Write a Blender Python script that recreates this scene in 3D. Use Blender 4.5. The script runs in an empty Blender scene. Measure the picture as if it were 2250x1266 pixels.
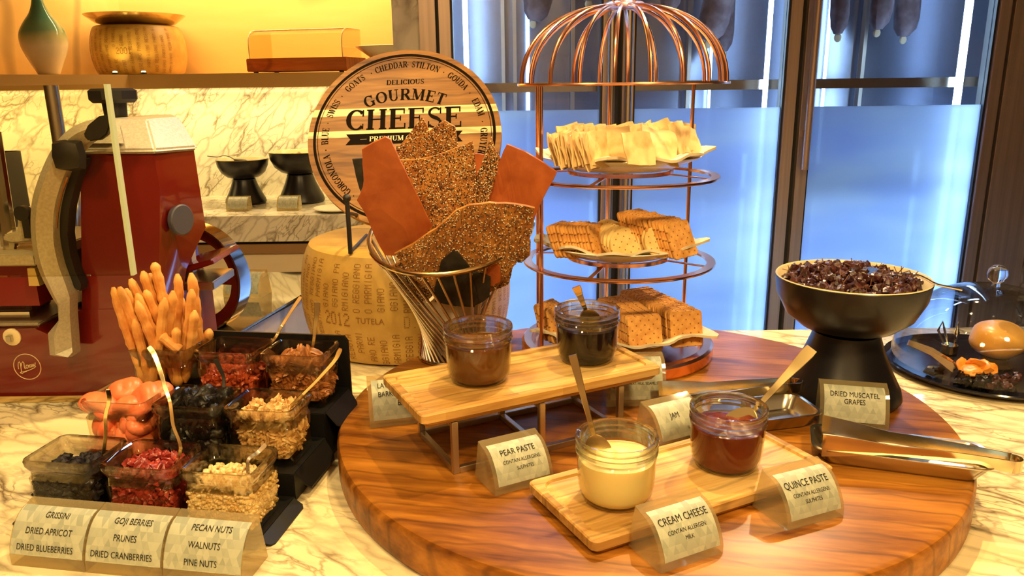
import bpy, bmesh, math, random
from mathutils import Vector, Matrix, Euler
C = bpy.context.scene
LK = C.collection.objects.link
PI = math.pi
rnd = random.Random(7)
V3 = Vector
def R_(d): return math.radians(d)

# ------------------------------------------------------------------ camera
PW, PH, FP, PITCH, ROLL, CAMZ = 2250, 1266, 1700.0, 0.258, 0.013, 0.51
_right = V3((1, 0, 0)); _fwd = V3((0, math.cos(PITCH), -math.sin(PITCH))); _down = V3((0, -math.sin(PITCH), -math.cos(PITCH)))
_c, _s = math.cos(ROLL), math.sin(ROLL)
AX = _right*_c + _down*_s; AY = -_right*_s + _down*_c; AZ = _fwd
O = V3((0, 0, CAMZ))
cd = bpy.data.cameras.new('camera'); cam = bpy.data.objects.new('camera', cd); LK(cam)
cd.sensor_width = 36; cd.lens = 36*FP/PW; cd.clip_start = .02; cd.clip_end = 60
m = Matrix.Identity(4)
for i in range(3):
    m[i][0] = AX[i]; m[i][1] = -AY[i]; m[i][2] = -AZ[i]; m[i][3] = O[i]
cam.matrix_world = m
C.camera = cam
def ray(x, y): return AX*((x-PW/2)/FP) + AY*((y-PH/2)/FP) + AZ
def az(x, y, z):
    d = ray(x, y); return O + d*((z-CAMZ)/d.z)
def ay(x, y, Y):
    d = ray(x, y); return O + d*(Y/d.y)

# ------------------------------------------------------------------ world, lights, exposure
C.view_settings.view_transform = 'Standard'; C.view_settings.look = 'None'
C.view_settings.gamma = 1; C.view_settings.exposure = 0.2; C.view_settings.use_curve_mapping = False
try:
    C.cycles.use_denoising = True; C.cycles.max_bounces = 10; C.cycles.transparent_max_bounces = 24
    C.cycles.transmission_bounces = 8; C.cycles.glossy_bounces = 4; C.cycles.diffuse_bounces = 3
    C.cycles.sample_clamp_indirect = 6; C.cycles.caustics_reflective = False; C.cycles.caustics_refractive = False
except Exception: pass
wd = bpy.data.worlds.new('world'); C.world = wd; wd.use_nodes = True
bg = wd.node_tree.nodes['Background']; bg.inputs[0].default_value = (1.0, .70, .36, 1); bg.inputs[1].default_value = .30
def light(kind, name, loc, target, power, col, size=.1, angle=60, blend=.3, sy=None):
    l = bpy.data.lights.new(name, kind); o = bpy.data.objects.new(name, l); LK(o)
    o.location = loc; l.energy = power; l.color = col
    o.rotation_euler = (V3(target)-V3(loc)).to_track_quat('-Z', 'Y').to_euler()
    if kind == 'SPOT': l.shadow_soft_size = size; l.spot_size = R_(angle); l.spot_blend = blend
    if kind == 'AREA':
        l.size = size
        if sy: l.shape = 'RECTANGLE'; l.size_y = sy
    return o
WARM = (1.0, .68, .27)
light('SPOT', 'ceiling_spot_main', (.36, 1.62, 1.95), (-.02, .9, 0), 105, WARM, .025, 72, .5)
light('SPOT', 'ceiling_spot_back', (1.0, 2.12, 1.6), (.05, .95, 0), 110, (1.0, .66, .3), .022, 50, .4)
light('SPOT', 'ceiling_spot_left', (-.75, .7, 1.95), (-.5, .85, 0), 45, (1, .78, .36), .03, 70, .6)
light('SPOT', 'ceiling_spot_front', (.75, -.35, 1.9), (.15, 1.0, .1), 130, WARM, .12, 60, .5)
light('SPOT', 'ceiling_spot_front_left', (-.7, -.6, 1.9), (-.35, 1.3, .1), 85, (1, .68, .3), .15, 60, .5)
light('SPOT', 'ceiling_spot_cheese', (-.5, .75, 1.9), (-.2, 1.5, .3), 20, (1, .74, .34), .06, 40, .5)
light('AREA', 'unseen_wall_fill', (0, -1.5, 1.9), (0, -2.2, .4), 45, (1, .74, .4), 3.0, sy=.2)  # added lamp, brightens the unseen wall so the metals reflect gold
# cove lighting of the shelf alcove and the marble splashback
light('AREA', 'shelf_cove_light', (-1.3, 3.42, 1.25), (-1.3, 3.74, .7), 28, (1, .70, .33), 2.2, sy=.08)
light('AREA', 'under_shelf_light', (-.95, 3.27, .495), (-.95, 3.42, 0), 3.6, (1, .74, .3), 1.2, sy=.04)
light('AREA', 'under_shelf_light_left', (-1.78, 2.95, .495), (-1.9, 3.08, 0), 2.6, (1, .74, .3), .8, sy=.04)

def smooth_prof(P_, k=4):
    o_ = []
    for i in range(len(P_)-1):
        a, b, c, d = P_[max(i-1, 0)], P_[i], P_[i+1], P_[min(i+2, len(P_)-1)]
        for j in range(k):
            s = j/k; o_.append(tuple(.5*((2*b[q])+(c[q]-a[q])*s+(2*a[q]-5*b[q]+4*c[q]-d[q])*s*s+(3*b[q]-a[q]-3*c[q]+d[q])*s**3) for q in range(len(b))))
    return o_+[tuple(P_[-1])]
ORD = ['first', 'second', 'third', 'fourth', 'fifth', 'sixth', 'seventh', 'eighth', 'ninth', 'tenth', 'eleventh', 'twelfth', 'thirteenth', 'fourteenth', 'fifteenth', 'sixteenth', 'seventeenth', 'eighteenth', 'nineteenth', 'twentieth', 'twenty first', 'twenty second', 'twenty third', 'twenty fourth', 'twenty fifth', 'twenty sixth']
# ------------------------------------------------------------------ mesh builder
class MB:
    def __init__(s): s.v = []; s.f = []
    def add(s, vs, fs, M=None):
        n = len(s.v)
        s.v += [tuple(M @ V3(p)) if M else tuple(p) for p in vs]
        s.f += [tuple(i+n for i in f) for f in fs]; return s
    def box(s, x0, x1, y0, y1, z0, z1, M=None):
        vs = [(x, y, z) for z in (z0, z1) for y in (y0, y1) for x in (x0, x1)]
        return s.add(vs, [(0, 2, 3, 1), (4, 5, 7, 6), (0, 1, 5, 4), (2, 6, 7, 3), (0, 4, 6, 2), (1, 3, 7, 5)], M)
    def lathe(s, prof, n=32, M=None, a0=0, close=True, wob=None):
        vs = []; fs = []; k = len(prof)
        for i in range(n):
            a = a0+2*PI*i/n
            for j, (r, z) in enumerate(prof):
                rr = max(r, 1e-5)
                if wob: rr, z = wob(rr, z, a, j)
                vs.append((rr*math.cos(a), rr*math.sin(a), z))
        for i in range(n):
            b = (i+1) % n
            for j in range(k-1): fs.append((i*k+j, b*k+j, b*k+j+1, i*k+j+1))
        return s.add(vs, fs, M)
    def tube(s, pts, r, n=8, closed=False, M=None, caps=True):
        pts = [V3(p) for p in pts]; k = len(pts); vs = []; fs = []
        rr = r if isinstance(r, (list, tuple)) else [r]*k
        up = None
        for i, p in enumerate(pts):
            if closed: t = pts[(i+1) % k]-pts[i-1]
            else: t = pts[min(i+1, k-1)]-pts[max(i-1, 0)]
            if t.length < 1e-9: t = V3((0, 0, 1))
            t.normalize()
            if up is None:
                up = t.orthogonal().normalized() if abs(t.z) > .99 or closed is False else V3((0, 0, 1))
            u = (up - t*up.dot(t))
            if u.length < 1e-6: u = t.orthogonal()
            u.normalize(); up = u; w = t.cross(u)
            for j in range(n):
                a = 2*PI*j/n; vs.append(p+(u*math.cos(a)+w*math.sin(a))*rr[i])
        for i in range(k if closed else k-1):
            b = (i+1) % k
            for j in range(n): fs.append((i*n+j, i*n+(j+1) % n, b*n+(j+1) % n, b*n+j))
        if not closed and caps: fs.append(tuple(range(n))[::-1]); fs.append(tuple(range((k-1)*n, k*n)))
        return s.add(vs, fs, M)
    def loft(s, rings, cap0=True, cap1=True, M=None):
        n = len(rings[0]); vs = [p for r in rings for p in r]; fs = []
        for i in range(len(rings)-1):
            for j in range(n): fs.append((i*n+j, i*n+(j+1) % n, (i+1)*n+(j+1) % n, (i+1)*n+j))
        if cap0: fs.append(tuple(range(n))[::-1])
        if cap1: fs.append(tuple(range((len(rings)-1)*n, len(rings)*n)))
        return s.add(vs, fs, M)
    def prism(s, poly, y0, y1, M=None):      # poly in xz, extruded along y
        a = [(x, y0, z) for x, z in poly]; b = [(x, y1, z) for x, z in poly]
        return s.loft([a, b], M=M)
    def sweep(s, pts, W, T, side, M=None):    # flat bar, width along `side`, thickness along the normal
        pts = [V3(p) for p in pts]; k = len(pts); rings = []
        for i, p in enumerate(pts):
            t = (pts[min(i+1, k-1)]-pts[max(i-1, 0)]).normalized()
            sd = V3(side[i] if isinstance(side, list) else side); sd = (sd-t*sd.dot(t)).normalized(); nn = t.cross(sd)
            w = (W[i] if isinstance(W, (list, tuple)) else W)/2; h = (T[i] if isinstance(T, (list, tuple)) else T)/2
            b = min(w, h)*.4
            rings.append([p+sd*x+nn*y for x, y in ((-w, -h+b), (-w+b, -h), (w-b, -h), (w, -h+b), (w, h-b), (w-b, h), (-w+b, h), (-w, h-b))])
        return s.loft(rings, M=M)
    def ball(s, c, r, nu=12, nv=8, fn=None, M=None):
        c = V3(c); rr = r if isinstance(r, (tuple, list)) else (r, r, r); vs = []; fs = []
        for j in range(1, nv):
            t = PI*j/nv
            for i in range(nu):
                a = 2*PI*i/nu; d = V3((math.sin(t)*math.cos(a), math.sin(t)*math.sin(a), math.cos(t)))
                q = fn(d) if fn else 1
                vs.append(c+V3((d.x*rr[0], d.y*rr[1], d.z*rr[2]))*q)
        vs.append(c+V3((0, 0, rr[2]))*(fn(V3((0, 0, 1))) if fn else 1)); vs.append(c-V3((0, 0, rr[2]))*(fn(V3((0, 0, -1))) if fn else 1)); T = len(vs)-2; B = T+1
        for j in range(nv-2):
            for i in range(nu): fs.append((j*nu+i, (j+1)*nu+i, (j+1)*nu+(i+1) % nu, j*nu+(i+1) % nu))
        for i in range(nu): fs.append((T, i, (i+1) % nu)); fs.append((B, (nv-2)*nu+(i+1) % nu, (nv-2)*nu+i))
        return s.add(vs, fs, M)
    def mesh(s, name, m, smooth=True, bevel=0):
        me = bpy.data.meshes.new(name); me.from_pydata(s.v, [], s.f); me.validate()
        bm = bmesh.new(); bm.from_mesh(me); bmesh.ops.recalc_face_normals(bm, faces=bm.faces)
        if bevel: 
            ed = [e for e in bm.edges if len(e.link_faces) == 2 and e.calc_face_angle(0) > .6]
            bmesh.ops.bevel(bm, geom=ed, offset=bevel, segments=2, affect='EDGES', clamp_overlap=True)
        if smooth:
            for f in bm.faces: f.smooth = True
            for e in bm.edges:
                if len(e.link_faces) == 2 and e.calc_face_angle(0) > .6: e.smooth = False
        bm.to_mesh(me); bm.free(); me.materials.append(m); return me
def rr_ring(hw, hd, cr, z, n=5, cx=0, cy=0):
    out = []; cr = min(cr, hw, hd)
    for q, (sx, sy) in enumerate(((1, 1), (-1, 1), (-1, -1), (1, -1))):
        for i in range(n+1):
            a = PI/2*q+PI/2*i/n
            out.append((cx+sx*(hw-cr)+cr*math.cos(a), cy+sy*(hd-cr)+cr*math.sin(a), z))
    return out
def part(name, mb, m, parent=None, smooth=True, bevel=0, label=None, loc=None, kind=None):
    me = mb.mesh(name, m, smooth, bevel) if isinstance(mb, MB) else mb
    o = bpy.data.objects.new(name, me); LK(o)
    if parent: o.parent = parent
    if loc is not None: o.location = loc
    if label: o['label'] = label
    if kind: o['kind'] = kind
    return o
def tag(o, label, cat, group=None, kind=None):
    o['label'] = label; o['category'] = cat
    if group: o['group'] = group
    if kind: o['kind'] = kind
    return o
def thing(name, label, cat, loc=(0, 0, 0), rotz=0, group=None):
    o = bpy.data.objects.new(name, None); LK(o); o.empty_display_size = .02
    o.location = loc; o.rotation_euler = (0, 0, rotz); return tag(o, label, cat, group)
def struct(name, mb, m, smooth=False, bevel=0):
    o = part(name, mb, m, None, smooth, bevel); o['kind'] = 'structure'; return o
def T(x, y, z): return Matrix.Translation((x, y, z))
def RZ(a): return Matrix.Rotation(a, 4, 'Z')
def RX(a): return Matrix.Rotation(a, 4, 'X')
def RY(a): return Matrix.Rotation(a, 4, 'Y')

# ------------------------------------------------------------------ materials
def newmat(name):
    m = bpy.data.materials.new(name); m.use_nodes = True; nt = m.node_tree
    return m, nt, nt.nodes['Principled BSDF']
def P(name, col, rough=.5, metal=0, **k):
    m, nt, b = newmat(name)
    b.inputs['Base Color'].default_value = (*col, 1); b.inputs['Roughness'].default_value = rough; b.inputs['Metallic'].default_value = metal
    for kk, v in k.items():
        b.inputs[kk].default_value = v
    return m
def N(nt, t, **k):
    n = nt.nodes.new(t)
    for a, v in k.items():
        if a.startswith('i_'):
            key = a[2:]; key = int(key) if key.isdigit() else key.replace('_', ' ')
            if hasattr(v, 'node'): nt.links.new(v, n.inputs[key])
            else: n.inputs[key].default_value = v
        else: setattr(n, a, v)
    return n
def math_(nt, op, a, b=None, c=None):
    n = nt.nodes.new('ShaderNodeMath'); n.operation = op
    for i, v in enumerate((a, b, c)):
        if v is None: continue
        if hasattr(v, 'node'): nt.links.new(v, n.inputs[i])
        else: n.inputs[i].default_value = v
    return n.outputs[0]
def ramp(nt, fac, stops):
    n = nt.nodes.new('ShaderNodeValToRGB'); cr = n.color_ramp
    while len(cr.elements) < len(stops): cr.elements.new(.5)
    for e, (p, c) in zip(cr.elements, stops): e.position = p; e.color = (*c, 1)
    nt.links.new(fac, n.inputs[0]); return n.outputs[0]
def coords(nt, scale=(1, 1, 1), rot=(0, 0, 0), loc=(0, 0, 0), kind='Object'):
    tc = nt.nodes.new('ShaderNodeTexCoord'); mp = nt.nodes.new('ShaderNodeMapping'); src = tc.outputs[kind]
    if any(rot):
        m0 = nt.nodes.new('ShaderNodeMapping'); m0.inputs['Rotation'].default_value = rot; nt.links.new(src, m0.inputs[0]); src = m0.outputs[0]
    mp.inputs['Scale'].default_value = scale; mp.inputs['Location'].default_value = loc
    nt.links.new(src, mp.inputs[0]); return mp.outputs[0]
def mix(nt, f, a, b, mode='MIX'):
    n = nt.nodes.new('ShaderNodeMix'); n.data_type = 'RGBA'; n.blend_type = mode
    for i, v in ((0, f), (6, a), (7, b)):
        if hasattr(v, 'node'): nt.links.new(v, n.inputs[i])
        else: n.inputs[i].default_value = v if i == 0 else (*v, 1)
    return n.outputs[2]
def bump(nt, b, h, s=.3, d=.002):
    n = nt.nodes.new('ShaderNodeBump'); n.inputs['Strength'].default_value = s; n.inputs['Distance'].default_value = d
    nt.links.new(h, n.inputs['Height']); nt.links.new(n.outputs[0], b.inputs['Normal'])
def noisy(name, c1, c2, scale, rough=.6, bs=.4, bd=.001, kind='Object', c3=None, det=4, sc=(1, 1, 1), **k):
    m, nt, b = newmat(name); co = coords(nt, sc, kind=kind)
    n = N(nt, 'ShaderNodeTexNoise', i_Vector=co, i_Scale=scale, i_Detail=det)
    st = [(.35, c1), (.65, c2)] if not c3 else [(.3, c1), (.5, c2), (.68, c3)]
    nt.links.new(ramp(nt, n.outputs[0], st), b.inputs['Base Color']); b.inputs['Roughness'].default_value = rough
    for kk, v in k.items(): b.inputs[kk].default_value = v
    if bs: bump(nt, b, n.outputs[0], bs, bd)
    return m
def marble(name, base, vein, scale, rough=.12, thick=.035, stretch=(1, 1, 1), rot=(0, 0, 0), extra=.5):
    m, nt, b = newmat(name); co = coords(nt, stretch, rot)
    w = N(nt, 'ShaderNodeTexNoise', i_Vector=co, i_Scale=scale*.9, i_Detail=5)
    add = N(nt, 'ShaderNodeVectorMath', operation='MULTIPLY_ADD'); nt.links.new(w.outputs[1], add.inputs[0]); add.inputs[1].default_value = (1.35/scale,)*3; nt.links.new(co, add.inputs[2])
    v = N(nt, 'ShaderNodeTexVoronoi', feature='DISTANCE_TO_EDGE', i_Scale=scale); nt.links.new(add.outputs[0], v.inputs['Vector'])
    v2 = N(nt, 'ShaderNodeTexVoronoi', feature='DISTANCE_TO_EDGE', i_Scale=scale*2.7); nt.links.new(add.outputs[0], v2.inputs['Vector'])
    msk = N(nt, 'ShaderNodeTexNoise', i_Vector=co, i_Scale=scale*.7, i_Detail=3)
    mk = ramp(nt, msk.outputs[0], [(.46, (0, 0, 0)), (.60, (1, 1, 1))])
    l1 = ramp(nt, v.outputs[0], [(0, (1, 1, 1)), (thick*.45, (.75, .75, .75)), (thick*2.2, (0, 0, 0))])
    l2 = ramp(nt, v2.outputs[0], [(0, (.8, .8, .8)), (thick*1.8, (0, 0, 0))])
    l2m = math_(nt, 'MULTIPLY', l2, mk)
    cl = ramp(nt, msk.outputs[0], [(.56, (0, 0, 0)), (.75, (extra,)*3)])
    tot = math_(nt, 'MAXIMUM', math_(nt, 'MULTIPLY', l1, math_(nt, 'MULTIPLY_ADD', mk, .6, .4)), math_(nt, 'MAXIMUM', l2m, math_(nt, 'MULTIPLY', cl, .6)))
    nt.links.new(mix(nt, tot, base, vein), b.inputs['Base Color']); b.inputs['Roughness'].default_value = rough
    return m
def wood(name, c1, c2, c3, scale=6, ang=0, rough=.4, stretch=12, kind='Object', axis=0, bs=.25, planks=None):
    m, nt, b = newmat(name)
    sc = [stretch]*3; sc[axis] = 1
    co = coords(nt, (1, 1, 1), (0, 0, ang), kind=kind)
    mp = nt.nodes.new('ShaderNodeMapping'); mp.inputs['Scale'].default_value = sc; nt.links.new(co, mp.inputs[0])
    n = N(nt, 'ShaderNodeTexNoise', i_Vector=mp.outputs[0], i_Scale=scale*.5, i_Detail=6, i_Distortion=.6)
    n2 = N(nt, 'ShaderNodeTexNoise', i_Vector=co, i_Scale=scale*.8, i_Detail=3)
    n3 = N(nt, 'ShaderNodeTexNoise', i_Vector=mp.outputs[0], i_Scale=scale*3, i_Detail=3)
    f = math_(nt, 'ADD', math_(nt, 'MULTIPLY', n.outputs[0], .55), math_(nt, 'ADD', math_(nt, 'MULTIPLY', n2.outputs[0], .3), math_(nt, 'MULTIPLY', n3.outputs[0], .15)))
    col = ramp(nt, f, [(.36, c1), (.5, c2), (.63, c3)])
    # thin dark growth lines
    w = N(nt, 'ShaderNodeTexWave', wave_type='BANDS', bands_direction='Y' if axis == 0 else 'X', i_Vector=co, i_Scale=scale*1.1, i_Distortion=5.5, i_Detail=2.5)
    w.inputs['Detail Scale'].default_value = .7
    ln = ramp(nt, w.outputs[0], [(0, (.55, .55, .55)), (.07, (1, 1, 1))])
    col = mix(nt, .75, col, ln, 'MULTIPLY')
    if planks:
        sep = N(nt, 'ShaderNodeSeparateXYZ', i_0=co)
        row = math_(nt, 'FLOOR', math_(nt, 'MULTIPLY', sep.outputs[1], 1/planks[0]))
        cx = math_(nt, 'FLOOR', math_(nt, 'ADD', math_(nt, 'MULTIPLY', sep.outputs[0], 1/planks[1]), math_(nt, 'MULTIPLY', row, .37)))
        wn = N(nt, 'ShaderNodeTexWhiteNoise', noise_dimensions='2D'); cb = N(nt, 'ShaderNodeCombineXYZ', i_0=row, i_1=cx); nt.links.new(cb.outputs[0], wn.inputs[0])
        col = mix(nt, 1, col, ramp(nt, wn.outputs[0], planks[2]), 'MULTIPLY')
    nt.links.new(col, b.inputs['Base Color']); b.inputs['Roughness'].default_value = rough; b.inputs['Specular IOR Level'].default_value = .3
    bump(nt, b, f, bs, .001); return m
def thin_glass(name, tint=(.97, .97, .93), edge=(.5, .5, .38), gl=1.0, rough=.02, ior=1.45, pw=.35, solid=0, caught_light=0):
    m, nt, b = newmat(name); nt.nodes.remove(b); out = nt.nodes['Material Output']
    lw = N(nt, 'ShaderNodeLayerWeight', i_Blend=pw)
    tr = N(nt, 'ShaderNodeBsdfTransparent'); nt.links.new(mix(nt, lw.outputs['Facing'], tint, edge), tr.inputs[0])
    g = N(nt, 'ShaderNodeBsdfGlossy', i_Roughness=rough); g.inputs[0].default_value = (1, 1, 1, 1)
    lf = N(nt, 'ShaderNodeLayerWeight', i_Blend=.5); f5 = math_(nt, 'POWER', lf.outputs['Facing'], 4.0)
    mx = N(nt, 'ShaderNodeMixShader'); nt.links.new(math_(nt, 'MULTIPLY', math_(nt, 'MULTIPLY_ADD', f5, .55, .018), gl), mx.inputs[0])
    nt.links.new(tr.outputs[0], mx.inputs[1]); nt.links.new(g.outputs[0], mx.inputs[2]); res = mx.outputs[0]
    if solid:
        gs = N(nt, 'ShaderNodeBsdfGlass', i_Roughness=.0, i_IOR=ior); gs.inputs[0].default_value = (*tint, 1)
        res = N(nt, 'ShaderNodeMixShader', i_0=solid, i_1=res, i_2=gs.outputs[0]).outputs[0]
    if caught_light:  # pale diffuse share stands for light caught in the acrylic
        tl = N(nt, 'ShaderNodeBsdfTranslucent'); tl.inputs[0].default_value = (.95, .82, .50, 1); df = N(nt, 'ShaderNodeBsdfDiffuse'); df.inputs[0].default_value = (.90, .76, .44, 1)
        md = N(nt, 'ShaderNodeMixShader', i_0=.6, i_1=tl.outputs[0], i_2=df.outputs[0])
        res = N(nt, 'ShaderNodeMixShader', i_0=caught_light, i_1=res, i_2=md.outputs[0]).outputs[0]
    nt.links.new(res, out.inputs[0])
    return m
def emit(name, col, s):
    m, nt, b = newmat(name); b.inputs['Base Color'].default_value = (0, 0, 0, 1)
    b.inputs['Emission Color'].default_value = (*col, 1); b.inputs['Emission Strength'].default_value = s; return m

M_board = wood('board_wood', (.11, .030, .004), (.28, .096, .010), (.46, .18, .023), 9, R_(12), .36, 8)
M_tray = wood('serving_tray_wood', (.46, .23, .055), (.70, .42, .13), (.85, .59, .24), 9, 0, .42, 16, planks=(.036, .16, [(0, (.55, .46, .36)), (.5, (.88, .84, .76)), (1, (1, 1, 1))]))
M_sign = wood('sign_wood', (.15, .055, .010), (.30, .13, .026), (.44, .22, .055), 7, 0, .4, 10, bs=.1)
M_signpale = wood('pale_sign_wood', (.8, .58, .26), (.9, .7, .36), (.95, .78, .45), 6, 0, .4, 10, bs=.1)
M_marble = marble('counter_marble', (.90, .76, .46), (.17, .12, .06), 9, .1, .05, (.8, 2.1, 1), (0, 0, R_(28)), .8)
M_marblew = marble('wall_marble', (.93, .88, .74), (.24, .18, .10), 10, .15, .042, (1.7, 1, .65), (0, R_(-42), 0), .6)
M_marbled = marble('dark_pillar_marble', (.66, .60, .50), (.22, .17, .13), 8, .2, .07, (1, 1, .7), (0, R_(-25), 0), .7)
M_panel = wood('pale_cabinet_wood', (.80, .62, .38), (.88, .72, .46), (.93, .79, .55), 1.6, 0, .4, 8, bs=.05)
M_walnut = P('walnut_strip', (.36, .2, .08), .5)
M_veneer = wood('amber_wall_veneer', (.74, .44, .12), (.80, .49, .15), (.85, .55, .19), 1.3, 0, .5, 8, bs=.03)
M_fascia = P('tan_fascia', (.66, .42, .15), .5)
M_bronze = noisy('brushed_bronze_steel', (.50, .39, .32), (.66, .52, .43), 3, .34, .05, .0005, sc=(30, 30, .5), Metallic=.6)
M_darkgap = P('black_gasket_and_shadow', (.02, .018, .018), .6)
M_steel = P('stainless_steel', (.62, .56, .46), .2, 1)
M_steelb = P('brushed_steel', (.58, .53, .45), .33, 1)
M_chrome = P('polished_steel', (.80, .74, .62), .09, 1)
M_gold = P('brass_tone_steel', (.78, .60, .30), .16, 1)
M_copper = P('copper_plate', (.96, .50, .32), .2, 1)
M_black = P('black_plastic', (.012, .011, .010), .45)
M_blackm = P('matte_black_ceramic', (.007, .006, .008), .32)
M_iron = P('black_iron', (.015, .013, .012), .5)
M_blackrack = P('black_acrylic', (.006, .006, .006), .45, 0, **{'Specular IOR Level': .3})
M_red = P('red_enamel', (.15, .010, .006), .14, 0, **{'Coat Weight': .6})
M_reddk = P('dark_red_enamel', (.2, .012, .01), .2)
M_alu = noisy('cast_aluminium', (.50, .44, .33), (.60, .54, .42), 260, .45, .2, .0004, Metallic=.35)
M_white = P('white_porcelain', (.86, .80, .66), .2)
M_cream = P('cream_glaze', (.80, .66, .40), .25)
M_cloth = noisy('cream_napkin', (.80, .68, .46), (.86, .76, .54), 60, .85, .3, .002)
M_glass = thin_glass('jar_glass', (.98, .97, .90), (.66, .60, .40), 1.6)
M_glassr = thin_glass('round_jar_glass', (.98, .97, .92), (.66, .60, .44), 1.6)
M_pane = thin_glass('pane_glass', (.93, .90, .78), (.75, .72, .55), .9)
M_paneedge = P('green_glass_edge', (.50, .58, .38), .2, 0, **{'Transmission Weight': .0})
M_clear = thin_glass('clear_display_acrylic', (.98, .96, .90), (.80, .72, .5), 1.0)
M_rimglass = thin_glass('thick_rim_glass', (.98, .96, .88), (.30, .25, .12), 3.0, solid=.5)
M_cloche = thin_glass('clear_acrylic', (.98, .98, .97), (.55, .55, .55), 1.0, .03)
M_acryl = thin_glass('holder_acrylic', (.96, .92, .76), (.80, .66, .34), 2.2, .03, 1.48, .45, solid=.15, caught_light=.22)
M_ink = P('dark_ink', (.03, .026, .02), .8, **{'Specular IOR Level': 0.0})
M_inkb = P('sign_print', (.014, .010, .008), .8, **{'Specular IOR Level': 0.0})
M_pin = P('rind_mark', (.26, .11, .018), .8)
M_salami = noisy('cured_ham_skin', (.10, .06, .07), (.32, .26, .30), 14, .6, .4, .01)

def mk_card():
    m, nt, b = newmat('patterned_card')
    co = coords(nt, (130, 130, 130)); sep = N(nt, 'ShaderNodeSeparateXYZ', i_0=co)
    u = math_(nt, 'ADD', sep.outputs[0], math_(nt, 'MULTIPLY', sep.outputs[2], .5)); v = sep.outputs[2]; w = math_(nt, 'SUBTRACT', sep.outputs[0], math_(nt, 'MULTIPLY', sep.outputs[2], .5))
    cb = N(nt, 'ShaderNodeCombineXYZ', i_0=math_(nt, 'FLOOR', u), i_1=math_(nt, 'FLOOR', v), i_2=math_(nt, 'FLOOR', w))
    wn = N(nt, 'ShaderNodeTexWhiteNoise', noise_dimensions='3D'); nt.links.new(cb.outputs[0], wn.inputs[0])
    nt.links.new(ramp(nt, wn.outputs[0], [(0, (.32, .34, .26)), (.5, (.41, .42, .32)), (1, (.49, .50, .38))]), b.inputs['Base Color']); b.inputs['Roughness'].default_value = .5
    return m
M_card = mk_card()
def mk_cracker(name, c1, c2, hole, nx, seed=0):
    m, nt, b = newmat(name); co = coords(nt, kind='Generated'); sep = N(nt, 'ShaderNodeSeparateXYZ', i_0=co)
    def cell(s, off): return math_(nt, 'SUBTRACT', math_(nt, 'FRACT', math_(nt, 'ADD', math_(nt, 'MULTIPLY', s, nx), off)), .5)
    def dots(ox, oy):
        a = cell(sep.outputs[0], ox); c = cell(sep.outputs[1], oy)
        return math_(nt, 'LESS_THAN', math_(nt, 'ADD', math_(nt, 'MULTIPLY', a, a), math_(nt, 'MULTIPLY', c, c)), .007)
    d = math_(nt, 'MAXIMUM', dots(0, 0), dots(.5, .5))
    n = N(nt, 'ShaderNodeTexNoise', i_Vector=coords(nt), i_Scale=90, i_Detail=4)
    col = mix(nt, d, ramp(nt, n.outputs[0], [(.3, c1), (.65, c2)]), hole)
    nt.links.new(col, b.inputs['Base Color']); b.inputs['Roughness'].default_value = .7
    bump(nt, b, math_(nt, 'SUBTRACT', n.outputs[0], d), .5, .001); return m
M_crk = mk_cracker('square_cracker_crust', (.62, .27, .06), (.80, .42, .11), (.28, .10, .02), 4)
M_crkr = mk_cracker('round_cracker_crust', (.78, .52, .17), (.86, .62, .24), (.35, .16, .03), 4)
M_flat = noisy('pale_flatbread', (.66, .38, .12), (.88, .64, .30), 34, .7, .6, .002, c3=(.88, .62, .30))
M_bark = noisy('red_brown_bark', (.40, .092, .02), (.50, .13, .03), 40, .5, .5, .0012)
M_seedb = noisy('seeded_bark_base', (.34, .12, .025), (.62, .28, .06), 30, .6, .5, .002)
M_charc = noisy('charcoal_bark', (.010, .009, .007), (.03, .027, .02), 60, .6, .6, .0015)
M_ses = P('white_sesame', (.90, .78, .52), .5)
M_sesk = P('black_sesame', (.03, .018, .01), .5)
M_griss = noisy('breadstick_crust', (.60, .22, .04), (.84, .44, .12), 40, .6, .5, .0015)
M_apri = noisy('dried_apricot_flesh', (.90, .17, .06), (.95, .27, .11), 25, .35, .5, .003, **{'Subsurface Weight': .25, 'Subsurface Scale': .01})
M_prune = noisy('prune_skin', (.004, .0035, .003), (.014, .011, .008), 40, .35, .8, .004, **{'Specular IOR Level': .3})
M_wal = noisy('walnut_kernel', (.52, .26, .07), (.86, .60, .27), 80, .55, .8, .003)
M_pecan = noisy('pecan_kernel', (.24, .07, .018), (.52, .21, .06), 60, .4, .6, .002, sc=(.3, 2, 2))
M_goji = noisy('goji_berry_skin', (.30, .035, .012), (.55, .10, .03), 70, .4, .6, .002)
M_blue = noisy('dried_blueberry_skin', (.007, .006, .008), (.022, .017, .018), 80, .5, .8, .002, **{'Specular IOR Level': .25})
M_cran = noisy('dried_cranberry_skin', (.18, .012, .010), (.42, .05, .03), 70, .3, .8, .003)
M_pine = noisy('pine_nut_kernel', (.80, .52, .20), (.93, .74, .40), 50, .35, .1, .001)
M_grape = noisy('dried_muscatel_skin', (.022, .006, .005), (.085, .022, .018), 80, .35, .8, .003)
M_twig = P('grape_stem', (.16, .06, .03), .7)
M_pear = noisy('pear_paste', (.10, .035, .006), (.17, .065, .012), 12, .12, .3, .006)
M_pear.node_tree.nodes['Principled BSDF'].inputs['Subsurface Weight'].default_value = .2
M_bjam = P('black_jam', (.010, .006, .008), .22, 0, **{'Specular IOR Level': .25})
M_cc = noisy('cream_cheese', (.95, .82, .36), (.97, .86, .42), 16, .35, .25, .004, **{'Subsurface Weight': .4, 'Subsurface Scale': .02})
M_quin = noisy('quince_paste', (.10, .014, .004), (.18, .032, .007), 14, .25, .4, .005, **{'Specular IOR Level': .25})
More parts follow.
